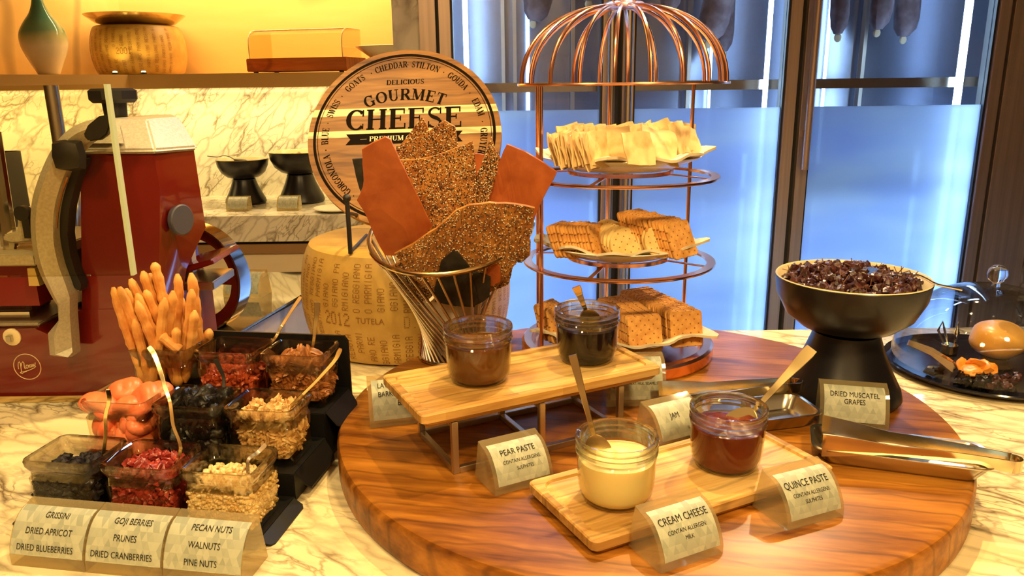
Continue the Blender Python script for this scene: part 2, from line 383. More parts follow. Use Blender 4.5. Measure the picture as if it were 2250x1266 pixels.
def mk_rind(name, a, b_, z0):
    m, nt, b = newmat(name); n = N(nt, 'ShaderNodeTexNoise', i_Vector=coords(nt), i_Scale=16, i_Detail=5)
    nt.links.new(ramp(nt, n.outputs[0], [(.3, a), (.7, b_)]), b.inputs['Base Color']); b.inputs['Roughness'].default_value = .45; bump(nt, b, n.outputs[0], .25, .003); return m
M_rind = mk_rind('cheese_rind', (.46, .26, .05), (.64, .41, .10), 0)

# ------------------------------------------------------------------ lettering
FONT_CACHE = {}
def glyph_text(body):
    if body in FONT_CACHE: return FONT_CACHE[body]
    cu = bpy.data.curves.new('t', 'FONT'); cu.body = body; cu.size = 1; cu.resolution_u = 3; cu.align_x = 'CENTER'
    o = bpy.data.objects.new('t', cu); LK(o)
    dg = bpy.context.evaluated_depsgraph_get(); me = bpy.data.meshes.new_from_object(o.evaluated_get(dg))
    r = ([tuple(v.co[:2]) for v in me.vertices], [tuple(p.vertices) for p in me.polygons])
    bpy.data.objects.remove(o); bpy.data.meshes.remove(me); FONT_CACHE[body] = r; return r
def put_text(mb, body, size, fn, sx=.82):
    vs, fs = glyph_text(body); mb.add([fn(x*size*sx, y*size) for x, y in vs], fs)
SIGNS = {'grissini': ['GRISSINI', 'DRIED APRICOT', 'DRIED BLUEBERRIES'], 'goji': ['GOJI BERRIES', 'PRUNES', 'DRIED CRANBERRIES'], 'pecan': ['PECAN NUTS', 'WALNUTS', 'PINE NUTS']}
for b_ in ['LAVOSH,', 'BARK, CH', 'BARK', 'CONTAIN ALLERGENS:', 'GLUTEN, WHEAT, MILK, SESAME, SOY', 'JAM', 'PEAR PASTE', 'CONTAIN ALLERGEN:', 'SULPHITES', 'MILK', 'CREAM CHEESE', 'QUINCE PASTE', 'DRIED MUSCATEL', 'GRAPES', 'TUTELA'] + sum(SIGNS.values(), []): glyph_text(b_)

# high-contrast serif capitals from strokes
TT, tt = .22, .068
def _arc(cx, cy, rx, ry, a0, a1, n=14, lo=tt, hi=TT):
    out = []
    for i in range(n+1):
        a = R_(a0+(a1-a0)*i/n); out.append((cx+rx*math.cos(a), cy+ry*math.sin(a), lo+(hi-lo)*abs(math.cos(a))**1.4))
    return out
def _l(x0, y0, x1, y1, w): return [(x0, y0, w), (x1, y1, w)]
def _st(x, y0=0, y1=1, w=TT, ser=3):
    r = [_l(x, y0, x, y1, w)]
    if ser & 1: r.append(_l(x-.17, y0+tt/2, x+.17, y0+tt/2, tt))
    if ser & 2: r.append(_l(x-.17, y1-tt/2, x+.17, y1-tt/2, tt))
    return r
h_ = tt/2
def SER(c):
    if c == 'C': return [_arc(.46, .5, .36, .47, 42, 318), _l(.76, .66, .76, .98, .07), _l(.76, .04, .76, .3, .05)], .86
    if c == 'G': return [_arc(.46, .5, .36, .47, 42, 310), _l(.76, .66, .76, .98, .07), _l(.76, .02, .76, .42, TT*.9), _l(.56, .42, .92, .42, tt)], .96
    if c == 'O': return [_arc(.48, .5, .38, .47, 0, 360, 24)], .96
    if c == 'Q': return [_arc(.48, .5, .38, .47, 0, 360, 24), _l(.5, .08, .85, -.2, .1)], .96
    if c == 'D': return _st(.2)+[_l(.2, 1-h_, .42, 1-h_, tt), _l(.2, h_, .42, h_, tt), _arc(.42, .5, .4, .47, 90, -90)], .93
    if c in 'EFL':
        r = _st(.2)
        if c != 'L': r += [_l(.2, 1-h_, .7, 1-h_, tt), _l(.7, 1, .7, .74, .06), _l(.2, .52, .54, .52, tt), _l(.54, .4, .54, .64, .05)]
        if c != 'F': r += [_l(.2, h_, .74, h_, tt), _l(.74, 0, .74, .28, .06)]
        return r, .82
    if c == 'H': return _st(.2)+_st(.76)+[_l(.2, .5, .76, .5, tt)], .98
    if c == 'I': return _st(.2), .42
    if c == 'K': return _st(.2)+[_l(.25, .4, .72, .97, tt), _l(.4, .56, .78, .02, TT)], .92
    if c == 'M': return _st(.14, w=tt)+_st(.92)+[_l(.18, .97, .52, .05, TT), _l(.52, .05, .88, .97, tt)], 1.12
    if c == 'N': return _st(.16, w=tt)+_st(.8, w=tt, ser=2)+[_l(.18, .95, .78, .05, TT)], .96
    if c == 'A': return [_l(.14, .02, .44, .97, tt), _l(.44, .97, .78, .02, TT), _l(.24, .34, .64, .34, tt), _l(0, h_, .28, h_, tt), _l(.6, h_, .96, h_, tt)], .94
    if c == 'V': return [_l(.14, .98, .46, .03, TT), _l(.46, .03, .76, .98, tt), _l(0, 1-h_, .34, 1-h_, tt), _l(.6, 1-h_, .9, 1-h_, tt)], .88
    if c == 'W': return [_l(.14, .98, .4, .03, TT), _l(.4, .03, .6, .98, tt), _l(.6, .98, .86, .03, TT), _l(.86, .03, 1.08, .98, tt), _l(0, 1-h_, .32, 1-h_, tt), _l(.94, 1-h_, 1.22, 1-h_, tt)], 1.2
    if c == 'Y': return [_l(.14, .98, .44, .48, TT), _l(.44, .48, .72, .98, tt), _l(0, 1-h_, .32, 1-h_, tt), _l(.58, 1-h_, .88, 1-h_, tt)]+_st(.44, 0, .5, ser=1), .86
    if c == 'T': return _st(.4, ser=1)+[_l(.04, 1-h_, .76, 1-h_, tt), _l(.04, 1, .04, .74, .06), _l(.76, 1, .76, .74, .06)], .82
    if c == 'U': return _st(.2, .3, 1, ser=2)+_st(.74, .3, 1, w=tt*1.2, ser=2)+[_arc(.47, .32, .27, .3, 180, 360, lo=tt, hi=TT*.7)], .94
    if c in 'PRB':
        r = _st(.2)+[_l(.2, 1-h_, .44, 1-h_, tt), _l(.2, .5, .46, .5, tt), _arc(.44, .745, .26, .235, 90, -90, 9)]
        if c == 'R': r += [_l(.46, .5, .78, .03, TT), _l(.66, h_, .94, h_, tt)]
        if c == 'B': r += [_l(.2, h_, .46, h_, tt), _arc(.46, .26, .29, .24, 90, -90, 9)]
        return r, (.92 if c != 'P' else .8)
    if c == 'S': return [_arc(.38, .74, .25, .235, 35, 215, 8, tt, .12), [(.17, .62, .12), (.28, .54, .17), (.46, .46, .17), (.6, .36, .12)], _arc(.36, .26, .27, .235, 25, -150, 8, tt, .13), _l(.63, .68, .63, .98, .06), _l(.1, .02, .1, .32, .06)], .76
    if c == 'Z': return [_l(.08, 1-h_, .66, 1-h_, tt), _l(.62, .97, .1, .03, TT*.9), _l(.08, h_, .68, h_, tt)], .78
    if c == '•': return [_arc(.2, .42, .055, .055, 0, 360, 8, .11, .11)], .4
    if c == '·': return [_l(.02, .45, .1, .45, .07)], .16
    return [], .38
def serif_draw(mb, body, size, place, sp=.06, wsc=1):   # place(xc)->fn(lx,ly)
    ws = [(SER(c)[1]+sp)*wsc for c in body]; tot = sum(ws); x = -tot/2
    for c, w in zip(body, ws):
        st, _ = SER(c); fn = place((x+w/2)*size)
        for s in st:
            vs = []; k = len(s)
            for i, (px, py, wd_) in enumerate(s):
                a = s[max(i-1, 0)]; b = s[min(i+1, k-1)]; dx, dy = b[0]-a[0], b[1]-a[1]; L = math.hypot(dx, dy) or 1
                nx, ny = -dy/L*wd_/2, dx/L*wd_/2
                vs += [fn(((px+nx)*wsc-w/2)*size, (py+ny)*size), fn(((px-nx)*wsc-w/2)*size, (py-ny)*size)]
            mb.add(vs, [(2*i, 2*i+1, 2*i+3, 2*i+2) for i in range(k-1)])
        x += w
DOT = {'P': '11110 10001 10001 11110 10000 10000 10000', 'A': '01110 10001 10001 11111 10001 10001 10001', 'R': '11110 10001 10001 11110 10100 10010 10001',
       'M': '10001 11011 10101 10101 10001 10001 10001', 'I': '00100 00100 00100 00100 00100 00100 00100', 'G': '01110 10001 10000 10111 10001 10001 01110',
       'N': '10001 11001 10101 10101 10011 10001 10001', 'O': '01110 10001 10001 10001 10001 10001 01110', 'E': '11111 10000 10000 11110 10000 10000 11111',
       '2': '01110 10001 00001 00110 01000 10000 11111', '0': '01110 10001 10001 10001 10001 10001 01110', '1': '00100 01100 00100 00100 00100 00100 01110',
       'D': '11110 10001 10001 10001 10001 10001 11110', '.': '00000 00000 00000 00000 00000 00000 00100', ' ': '00000 '*7, 'T': '11111 00100 00100 00100 00100 00100 00100', 'U': '10001 10001 10001 10001 10001 10001 01110', 'L': '10000 10000 10000 10000 10000 10000 11111'}
def dot_text(mb, body, hgt, fn, dotr, wide=.75):
    cell = hgt/7; x = 0
    for c in body:
        rows = DOT[c].split()
        for r, row in enumerate(rows):
            for k, b in enumerate(row):
                if b == '1':
                    cx, cy = x+k*cell*wide, (6-r)*cell
                    mb.add([fn(cx+dx*dotr, cy+dy*dotr) for dx, dy in ((-1, -.4), (-.4, -1), (.4, -1), (1, -.4), (1, .4), (.4, 1), (-.4, 1), (-1, .4))], [tuple(range(8))])
        x += cell*wide*6.2
    return x

# ================================================================== STRUCTURE
struct('floor', MB().box(-3.2, 2.6, -1.5, 3.9, -.93, -.9), P('dark_stone_floor', (.16, .11, .07), .4))
# near counter: marble worktop on panelled body
struct('trim_1', MB().box(-1.6, 2.1, .25, 1.56, -.04, 0), M_marble, bevel=.003)['label'] = 'near marble worktop'
struct('trim_2', MB().box(-1.56, 2.06, .29, 1.52, -.9, -.04), M_panel)
# back left bar: marble top, walnut strip, pale panels; corner turned 51 degrees
CX, CY = -1.66, 3.5
DL = V3((-.63, -.777, 0)).normalized(); NL = V3((.777, -.63, 0))
def bar(mb, x_end, y_front, depth, z0, z1):
    """box along the back wall from the corner line to x_end"""
    f = (CY-y_front)
    # mitre points on the bisector (towards the camera)
    def mp(d): return V3((CX+d*.475, CY-d, 0))
    a = mp(f); b = mp(f-depth)
    p = [V3((x_end, y_front, 0)), a, b, V3((x_end, y_front+depth, 0))]
    mb.loft([[(q.x, q.y, z0) for q in p], [(q.x, q.y, z1) for q in p]])
    e = DL*1.9
    p = [a, a+e, b+e, b]; m2 = MB()
    m2.loft([[(q.x, q.y, z0) for q in p], [(q.x, q.y, z1) for q in p]]); mb.left = m2; return mb
def pair(name, name2, mb, m, lab=None, **k):
    for n_, b_ in ((name, mb), (name2, mb.left)):
        o = struct(n_, b_, m, **k)
        if lab: o['label'] = lab
XE = -.325
pair('wall_back', 'wall_left', bar(MB(), XE, 3.5, -.06, -.9, .56), M_marblew)
pair('wall_upper_back', 'wall_upper_left', bar(MB(), XE, 3.74, -.06, .56, 2.0), M_veneer)
pair('trim_3', 'trim_9', bar(MB(), XE, 3.2, .5, .509, .565), M_fascia, 'tan shelf fascia above the marble splashback')
pair('trim_4', 'trim_10', bar(MB(), XE, 2.865, .635, -.053, .045), M_marblew, 'back marble worktop')
pair('trim_5', 'trim_11', bar(MB(), XE, 2.895, .605, -.066, -.053), M_darkgap)  # black strip stands for the shadow line below the marble edge
pair('trim_6', 'trim_12', bar(MB(), XE, 2.875, .625, -.100, -.066), M_walnut)
pair('trim_7', 'trim_13', bar(MB(), XE, 2.89, .61, -.9, -.100), M_panel)
# marble pillar between alcove and fridge
struct('wall_pillar', MB().box(-.328, -.25, 2.3, 3.5, -.9, 2.0), M_marbled)
struct('wall_right', MB().box(1.55, 1.95, 2.25, 2.9, -.9, 2.0), M_marbled)

# glass-doored refrigerator with blue-white strip lights
FY = 2.3
M_blueint = P('brushed_fridge_interior', (.34, .38, .48), .22, .85)
M_led = emit('blue_white_led', (.58, .80, 1.0), 22)
M_ledrefl = emit('thin_led_reflection', (.5, .72, 1.0), 7)  # glowing strips stand for the LED reflections inside the cabinet
M_fglass = thin_glass('fridge_clear_glass', (.86, .90, .96), (.6, .65, .75), 1.3, .03)
def mk_frost():
    m, nt, b = newmat('frosted_film_glass'); nt.nodes.remove(b); out = nt.nodes['Material Output']
    tl = N(nt, 'ShaderNodeBsdfTranslucent'); df = N(nt, 'ShaderNodeBsdfDiffuse'); tr = N(nt, 'ShaderNodeBsdfRefraction', i_Roughness=.42, i_IOR=1.02)
    n = N(nt, 'ShaderNodeTexNoise', i_Vector=coords(nt, (1, 1, 2.6)), i_Scale=2.4, i_Detail=2)
    nt.links.new(ramp(nt, n.outputs[0], [(.38, (.60, .72, .98)), (.62, (.78, .88, 1.0))]), tl.inputs[0]); df.inputs[0].default_value = (.35, .45, .62, 1); tr.inputs[0].default_value = (.8, .9, 1, 1)
    g = N(nt, 'ShaderNodeBsdfGlossy', i_Roughness=.3)
    a = N(nt, 'ShaderNodeMixShader', i_0=.22, i_1=tl.outputs[0], i_2=df.outputs[0]); a2 = N(nt, 'ShaderNodeMixShader', i_0=.12, i_1=a.outputs[0], i_2=tr.outputs[0])
    b2 = N(nt, 'ShaderNodeMixShader', i_0=.05, i_1=a2.outputs[0], i_2=g.outputs[0]); nt.links.new(b2.outputs[0], out.inputs[0]); return m
M_frost = mk_frost()
struct('ceiling', MB().box(-3.2, 2.6, -2.2, 3.9, 2.0, 2.04), P('warm_plaster', (.55, .42, .28), .9))
struct('wall_front', MB().box(-3.2, 2.6, -2.24, -2.2, -.9, 2.0), P('warm_panelling', (.55, .38, .2), .6))
struct('wall_far_right', MB().box(2.6, 2.64, -2.2, 3.9, -.9, 2.0), P('dark_timber_panelling', (.16, .09, .05), .6))
struct('wall_far_left', MB().box(-3.24, -3.2, -2.2, 3.9, -.9, 2.0), P('dark_timber_panel_left', (.16, .09, .05), .6))
M_dl = emit('added_downlight_lens', (1, .72, .36), 9)  # glowing ceiling discs, added out of view for highlights on metal
for i, (x, y) in enumerate([(x, y) for y in (-1.5, -.7, .2, 1.2) for x in (-1.7, -.85, 0, .85, 1.7)]):
    t = thing('added_downlight', 'unseen round ceiling downlight added for highlights on the metals', 'light', (x, y, 1.985), 0, 'added ceiling downlights')
    part('lens', MB().lathe([(0, 0), (.035, 0), (.035, .006), (0, .006)], 20), M_dl, t); part('trim_ring', MB().lathe([(.036, -.002), (.048, -.002), (.048, .012), (.036, .012), (.036, -.002)], 24), M_bronze, t)
fr = thing('display_refrigerator', 'tall steel display refrigerator with glass doors and blue white lighting', 'refrigerator', (0, FY, -.9))
def fpart(name, mb, m, parent=None, **k):
    o = part(name, mb, m, parent or fr, **k); return o
Z9 = .9
cab = MB().box(-.25, 1.55, .52, .56, 0, 2.9).box(-.25, -.2, .04, .52, 0, 2.9).box(1.5, 1.55, .04, .52, 0, 2.9).box(-.25, 1.55, .04, .52, 0, .04).box(-.25, 1.55, 0, .56, 2.86, 2.9)
fpart('cabinet_shell', cab, M_blueint, smooth=False)
for x0, x1 in ((-.25, -.205), (1.415, 1.55)): fpart('cabinet_frame', MB().box(x0, x1, -.02, .06, 0, 2.9), M_bronze, smooth=False, bevel=.002)
fpart('divider_panel', MB().box(.305, .315, .06, .52, .04, 2.86), M_blueint, smooth=False)
fpart('divider_panel', MB().box(.825, .835, .06, .52, .04, 2.86), M_blueint, smooth=False)
# doors: frame stiles, clear upper glass, frosted lower film, handle, strips
doors = [(-.195, .298, 'R'), (.322, .822, 'L'), (.838, 1.405, 'L')]
for k, (x0, x1, hs) in enumerate(doors):
    d = fpart('door', MB().box(x0, x0+.032, -.02, .03, .05, 2.86).box(x1-.032, x1, -.02, .03, .05, 2.86).box(x0+.032, x1-.032, -.02, .03, .05, .10).box(x0+.032, x1-.032, -.02, .03, 2.8, 2.86), M_bronze, smooth=False, bevel=.0015)
    for xg in (x0+.032, x1-.038): fpart('gasket', MB().box(xg, xg+.006, -.012, .03, .1, 2.8), M_darkgap, d, smooth=False)
    fpart('glass_pane', MB().box(x0+.038, x1-.038, 0, .006, 1.335, 2.8), M_fglass, d, smooth=False)
    fpart('frosted_pane', MB().box(x0+.038, x1-.038, 0, .006, .1, 1.335), M_frost, d, smooth=False)
    hx = x1-.012 if hs == 'R' else x0+.012
    fpart('handle', MB().tube([(hx, -.055, 1.16 if k == 2 else .3), (hx, -.055, 2.6)], .0105, 12).box(hx-.006, hx+.006, -.05, -.02, 2.3, 2.32).box(hx-.006, hx+.006, -.05, -.02, 1.25, 1.27), M_bronze if k == 2 else M_steelb, d)
# seams between doors
for x0, x1 in ((-.205, -.195), (.298, .322), (.822, .838), (1.405, 1.415)): fpart('door_gap', MB().box(x0, x1, 0, .05, 0, 2.86), M_darkgap, smooth=False)
for (x, y, w, mm, nm) in ((-.125, .06, .014, M_led, 'led_strip'), (.755, .05, .012, M_led, 'led_strip'), (1.325, .05, .02, M_led, 'led_strip'), (.065, .49, .012, M_ledrefl, 'led_reflection'), (.70, .49, .008, M_ledrefl, 'led_reflection'), (1.10, .49, .009, M_ledrefl, 'led_reflection'), (.845, .2, .006, M_ledrefl, 'led_reflection')):
    fpart(nm, MB().box(x-w/2, x+w/2, y, y+.008, .12, 2.8), mm, smooth=False)
for x in (-.02, .02, .22, .37, .40, .62, .93, 1.22, 1.0):
    fpart('shelf_upright', MB().box(x-.006, x+.006, .47, .5, .1, 2.8), M_steelb, smooth=False)
for x0, x1 in ((-.19, .295), (.325, .82), (.84, 1.4)):
    for z in (.35, .72, 1.06, 1.385):
        mb = MB().box(x0+.01, x1-.01, .07, .082, z, z+.028).box(x0+.01, x1-.01, .46, .47, z, z+.012)
        n = 22
        for i in range(n):
            xx = x0+.02+(x1-x0-.04)*i/(n-1); mb.box(xx-.0015, xx+.0015, .08, .465, z+.012, z+.016)
        fpart('wire_shelf', mb, M_steel, smooth=False)
for i, (xa, xb) in enumerate(((-.185, .29), (.33, .81), (.85, 1.4))):
    for x, tx in ((xa+.012, xb), (xb-.012, xa)):
        light('AREA', 'frost_glow_fill', (x, FY+.36, -.28), (tx, FY+.05, -.28), 8.0, (.38, .61, 1.0), .02, sy=1.1)  # unseen area light added for the broad glow of the frosted panes
    light('AREA', 'fridge_top_fill', ((xa+xb)/2, FY+.28, 1.9), ((xa+xb)/2, FY+.28, 0), 8, (.45, .66, 1.0), .3, sy=.1)  # added fill for the upper interior
# hanging cured meats and trays inside
hams = [(.08, .28, .70, .045, .2), (.50, .25, .72, .035, .06), (.62, .22, .63, .045, .2), (.69, .3, .60, .028, 0), (.90, .25, .66, .028, 0), (.955, .3, .655, .03, .05), (1.03, .24, .645, .028, -.04), (1.17, .28, .66, .034, .05), (1.275, .32, .64, .038, 0), (.245, .2, .75, .035, 0)]
for i, (x, y, z, r, tl) in enumerate(hams):
    lab = ['thick cured ham leg hanging behind the left fridge door', 'cured sausage hanging above the copper dome in the middle fridge', 'pale wrapped ham leg leaning right behind the copper dome', 'slim sausage hanging beside the middle door light strip', 'slim sausage hanging leftmost in the right fridge section', 'second hanging sausage from the left in the right fridge section', 'third hanging sausage from the left in the right fridge section', 'dark thick salami hanging mid right fridge section', 'dark salami hanging nearest the right light strip', 'short cured piece hanging beside the middle mullion'][i]
    t = thing('hanging_sausage', lab, 'cured meat', (x, FY+y, z), 0, 'cured meats hanging in the refrigerator'); t.rotation_euler = (0, tl, 0)
    L = .5
    part('body', MB().lathe([(0, 0), (r*.45, .004), (r*.85, .025), (r, .06), (r*1.02, .2), (r*.9, .35), (r*.5, .46), (0, .5)], 14, wob=lambda rr, zz, a, j: (rr*(1+.08*math.sin(3*a+j)+.05*math.sin(7*a+2*j)), zz)), M_salami, t)
    part('string', MB().tube([(0, 0, .49), (0, 0, .9)], .002, 5), M_cloth, t); part('knot', MB().ball((0, 0, -.008), (.012, .007, .014), 8, 6), M_cloth, t)
for x, y, z in ((.95, .25, 1.45-.9), (.12, .25, .15)):
    t = thing('steel_tray', 'shallow steel tray on the wire shelf of the %s fridge section' % ('right' if x > .5 else 'left'), 'tray', (x, FY+y, .5135 if x > .5 else .2-.9+1.06-.344))
    if x > .5: t.location.z = .1763
    else: t.location.z = .1763
    part('pan', MB().loft([rr_ring(.12, .09, .02, 0), rr_ring(.13, .10, .02, .05), rr_ring(.14, .11, .02, .052), rr_ring(.14, .11, .02, .055), rr_ring(.125, .095, .02, .055), rr_ring(.115, .085, .02, .006)]), M_steel, t)
# ================================================================== BACK LEFT SHELF AND BAR
def wheel_prof(R, Hh, bul=.035, n=16):
    pr = [(0, 0), (R*.9, 0)]
    for i in range(n+1):
        t = i/n; z = .004+(Hh-.008)*t; pr.append((R*.955+bul*math.sin(PI*t)**.7, z))
    pr += [(R*.9, Hh), (R*.5, Hh+.001), (0, Hh+.001)]; return pr
def wheel_r(R, Hh, z, bul=.035):
    t = min(max((z-.004)/(Hh-.008), 0), 1); return R*.955+bul*math.sin(PI*t)**.7
def rind_marks(t, R, Hh, bul, a0, a1, step, year, ya, tut=None, dop=None):
    mb = MB(); k = 0; a = a0
    def fn_col(ac):
        def fn(x, y):      # text runs upward: x along z, y leftwards
            z = .006+x; r = wheel_r(R, Hh, z, bul)+.0006; an = ac - y/R
            return (r*math.cos(an), r*math.sin(an), z)
        return fn
    while a < a1:
        off = [0, -.085, .03, -.05, -.11][k % 5]; txt = 'PARMIGIANO REGGIANO PARMIGIANO'
        cellw = .0135/7*.75*6.2; start = off; body = ''
        for c in txt:
            if start >= .004 and start+cellw < Hh-.006:
                if not (ya-.19 < a < (dop or ya)+(.22 if dop else .16) and .066 < start < .108): 
                    dot_text(mb, c, .0135, lambda x, y, s=start, ac=a: fn_col(ac)(x+s-.006, y), .00075)
            start += cellw
        a += step; k += 1
    def fnh(ac, zc):
        return lambda x, y: ((wheel_r(R, Hh, zc+y, bul)+.0007)*math.cos(ac+x/R), (wheel_r(R, Hh, zc+y, bul)+.0007)*math.sin(ac+x/R), zc+y)
    dot_text(mb, year, .026, fnh(ya-.14, .083), .0013, .62)
    if dop: dot_text(mb, 'D.O.P.', .024, fnh(dop-.05, .083), .0009, .62)
    part('pin_dot_lettering', mb, M_pin, t, smooth=False)
    if tut is not None:
        mb2 = MB(); put_text(mb2, 'TUTELA', .016, lambda x, y: fnh(tut, .09)(x, y), .9); part('lettering', mb2, M_pin, t, smooth=False)
# wheel on shelf
shz = .5655
t = thing('cheese_wheel', 'ribbed aged cheese wheel on the upper shelf under a brass bowl', 'cheese wheel', (-1.585, 3.475, shz))
part('rind', MB().lathe(wheel_prof(.175, .200, .022), 56), M_rind, t)
rind_marks(t, .175, .200, .022, -PI*.95, -PI*.1, .17, '2001', -PI/2+.1)
t = thing('brass_bowl', 'wide shallow brass bowl resting on the shelf cheese wheel', 'bowl', (-1.585, 3.475, shz+.2015))
part('bowl', MB().lathe([(0, 0), (.12, 0), (.155, .010), (.190, .035), (.200, .044), (.197, .045), (.15, .014), (.11, .004), (0, .004)], 48), M_gold, t)
# two small glowing discs added for the strip light reflection at the mitre
for dx in (-.045, .06):
    t = thing('shelf_glint', '%s small glowing disc for a strip light reflection at the foot of the shelf cheese wheel' % ('left' if dx < 0 else 'right'), 'light', (-1.51+dx, 3.125+(0.0 if dx > 0 else .01), .5665))
    t.location.y = 3.235 if dx > 0 else 3.215; t.location.x -= .02
    part('housing', MB().lathe([(0, 0), (.012, 0), (.012, .006), (.010, .008), (0, .008)], 14), M_black, t)
    part('lens', MB().lathe([(0, .008), (.009, .008), (.007, .012), (0, .013)], 12), emit('glint_lens', (1, .75, .2), 25), t)
    light('SPOT', 'shelf_glint_beam', t.location+V3((0, -.0, .02)), t.location+V3((.1*dx/.05*.3, .1, .3)), .7, (1, .7, .2), .008, 100, .6)
# vase
m, nt, b = newmat('vase_glaze'); sep = N(nt, 'ShaderNodeSeparateXYZ', i_0=coords(nt)); nz = N(nt, 'ShaderNodeTexNoise', i_Vector=coords(nt), i_Scale=9, i_Detail=4)
nt.links.new(ramp(nt, math_(nt, 'ADD', math_(nt, 'ADD', sep.outputs[2], math_(nt, 'MULTIPLY', sep.outputs[0], -.12)), math_(nt, 'MULTIPLY', nz.outputs[0], .05)), [(.13, (.96, .88, .66)), (.16, (.62, .66, .34)), (.185, (.22, .42, .28)), (.24, (.10, .30, .22))]), b.inputs['Base Color']); b.inputs['Roughness'].default_value = .12
t = thing('vase', 'teardrop glazed vase, cream below and green neck, on the shelf', 'vase', (-1.765, 3.085, shz)); t.scale = (.9, .9, .95)
part('body', MB().lathe([(0, 0), (.035, 0)]+smooth_prof([(.042, .004), (.062, .045), (.082, .09), (.091, .128), (.086, .165), (.066, .20), (.040, .235), (.024, .275), (.017, .32), (.017, .36), (.022, .38)])+[(.018, .38), (.013, .36), (.016, .29), (0, .27)], 48), m, t)
# display case
t = thing('display_case', 'clear domed acrylic display case on reddish wooden base, on the shelf', 'display case', (-.845, 3.35, shz), -.22)
part('base', MB().box(-.22, .22, -.09, .12, .006, .058), wood('reddish_base_wood', (.34, .08, .02), (.48, .14, .04), (.58, .2, .06), 6, 0, .35, 8), t, bevel=.003)
for x in (-.19, .19):
    for y in (-.07, .1): part('foot', MB().lathe([(0, 0), (.01, 0), (.01, .006), (0, .006)], 10, T(x, y, 0)), M_black, t)
cv = [(-.085, 0), (-.085, .06), (-.07, .095), (-.03, .112), (.10, .114)]
rg = []
for x in (-.205, .205):
    rg.append([(x, p, .058+q) for p, q in cv]+[(x, p+.004*(1 if i < 3 else 0), .058+q-.004*(i > 1)) for i, (p, q) in reversed(list(enumerate(cv)))])
part('acrylic_cover', MB().loft(rg), M_clear, t)
for x in (-.205, .205): part('edge', MB().tube([(x, p, .058+q) for p, q in smooth_prof(cv)], .0022, 6), M_cream, t)  # pale tubes stand for highlights along the edges of the clear cover
part('edge', MB().tube([(-.205, -.03, .17), (.205, -.03, .17)], .0016, 6), M_cream, t)
part('end_panel', MB().loft([[(-.207, p, .058+q) for p, q in cv]+[(-.207, .1, .058)], [(-.203, p, .058+q) for p, q in cv]+[(-.203, .1, .058)]]), M_clear, t, smooth=False)
part('end_panel', MB().loft([[(.203, p, .058+q) for p, q in cv]+[(.203, .1, .058)], [(.207, p, .058+q) for p, q in cv]+[(.207, .1, .058)]]), M_clear, t, smooth=False)
# white bowl at alcove end
t = tag(part('bowl', MB().lathe([(0, 0), (.04, 0), (.05, .006), (.11, .06), (.165, .098), (.16, .10), (.10, .062), (.03, .012), (0, .01)], 44), M_white, None, loc=(-.465, 3.33, shz)), 'white wide conical bowl at right end of the upper shelf', 'bowl')

def pedestal(nm, label, loc, s=1, rim=.117, hh=.19, tilt=0):
    t = thing(nm, label, 'pedestal bowl', loc); t.scale = (s, s, s)
    b_ = rim
    part('foot', MB().lathe([(0, 0), (.079, 0), (.084, .007), (.081, .020), (.068, .045), (.056, .072), (.048, .095), (.047, .102), (.03, .106), (0, .106)], 44), M_blackm, t)
    part('bowl', MB().lathe([(0, .104), (.040, .104), (.066, .112), (.088, .130), (.1015, .158), (.1055, .184), (.1043, .1858)], 56), M_blackm, t)
    part('bowl_lining', MB().lathe([(.1053, .185), (.1043, .1865), (.102, .184), (.098, .160), (.084, .135), (.06, .118), (.03, .112), (0, .111)], 56), M_cream, t, label='cream glazed inside')
    return t
BL = .0455
bp1 = ay(541, 440, 3.2); bp2 = ay(664, 440, 3.22); bp0 = ay(372, 440, 3.2)
pedestal('pedestal_bowl', 'black pedestal bowl of olives on the back bar, left of the taller one', (bp1.x, 3.2, BL), .98)
pedestal('pedestal_bowl', 'taller black pedestal bowl of mixed olives on back bar behind round sign', (bp2.x, 3.22, BL), 1.12)
pedestal('pedestal_bowl', 'black pedestal bowl on the back bar mostly hidden behind the slicer', (bp0.x, 3.2, BL), .98)
def blob(r, seed, nu=8, nv=6, am=.25):
    nu += 2; nv += 1
    rr = random.Random(seed); ph = [rr.uniform(0, 6.28) for _ in range(6)]
    f = lambda d: 1+am*(math.sin(3*d.x+ph[0])*math.sin(4*d.y+ph[1])+.6*math.sin(6*d.z+ph[2])*math.sin(5*d.x+ph[3]))
    return MB().ball((0, 0, 0), r, nu, nv, f)
M_olive = P('black_olive_skin', (.03, .02, .015), .2); M_olive2 = noisy('mixed_olive_skin', (.35, .14, .03), (.60, .50, .16), 30, .3, 0)
om = blob(.009, 1, 8, 6, .05).mesh('olive', M_olive); om2 = blob(.011, 1, 8, 6, .05).mesh('olive', M_olive2)
for k, (bx, by, bz, me, n) in enumerate(((bp1.x, 3.2, BL+.155, om, 34), (bp2.x, 3.22, BL+.181, om2, 26))):
    for i in range(n):
        a = rnd.uniform(0, 2*PI); r = .062*math.sqrt(rnd.random()); o = bpy.data.objects.new('olive', me); LK(o)
        o.location = (bx+r*math.cos(a), by+r*math.sin(a), bz+rnd.uniform(-.004, .02)*(1-r/.08)); o.rotation_euler = (rnd.random()*3, rnd.random()*3, 0)
        tag(o, ['black olive heaped in the left back bar bowl', 'brown or green olive heaped in the taller back bar bowl'][k], 'olive', ['black olives in the back bar bowl', 'mixed olives in the taller back bar bowl'][k])
    part('olive_bed', MB().lathe([(0, -.03), (.06, -.03), (.075, -.01), (.05, .002), (0, .008)], 20), M_olive if k == 0 else M_olive2, None, loc=(bx, by, bz), kind='stuff')
    o = C.collection.objects[-1] if False else bpy.data.objects['olive_bed' if k == 0 else 'olive_bed.001']; tag(o, ['bed of black olives under the visible ones, left back bar bowl', 'bed of mixed olives under the visible ones, taller back bar bowl'][k], 'olives')
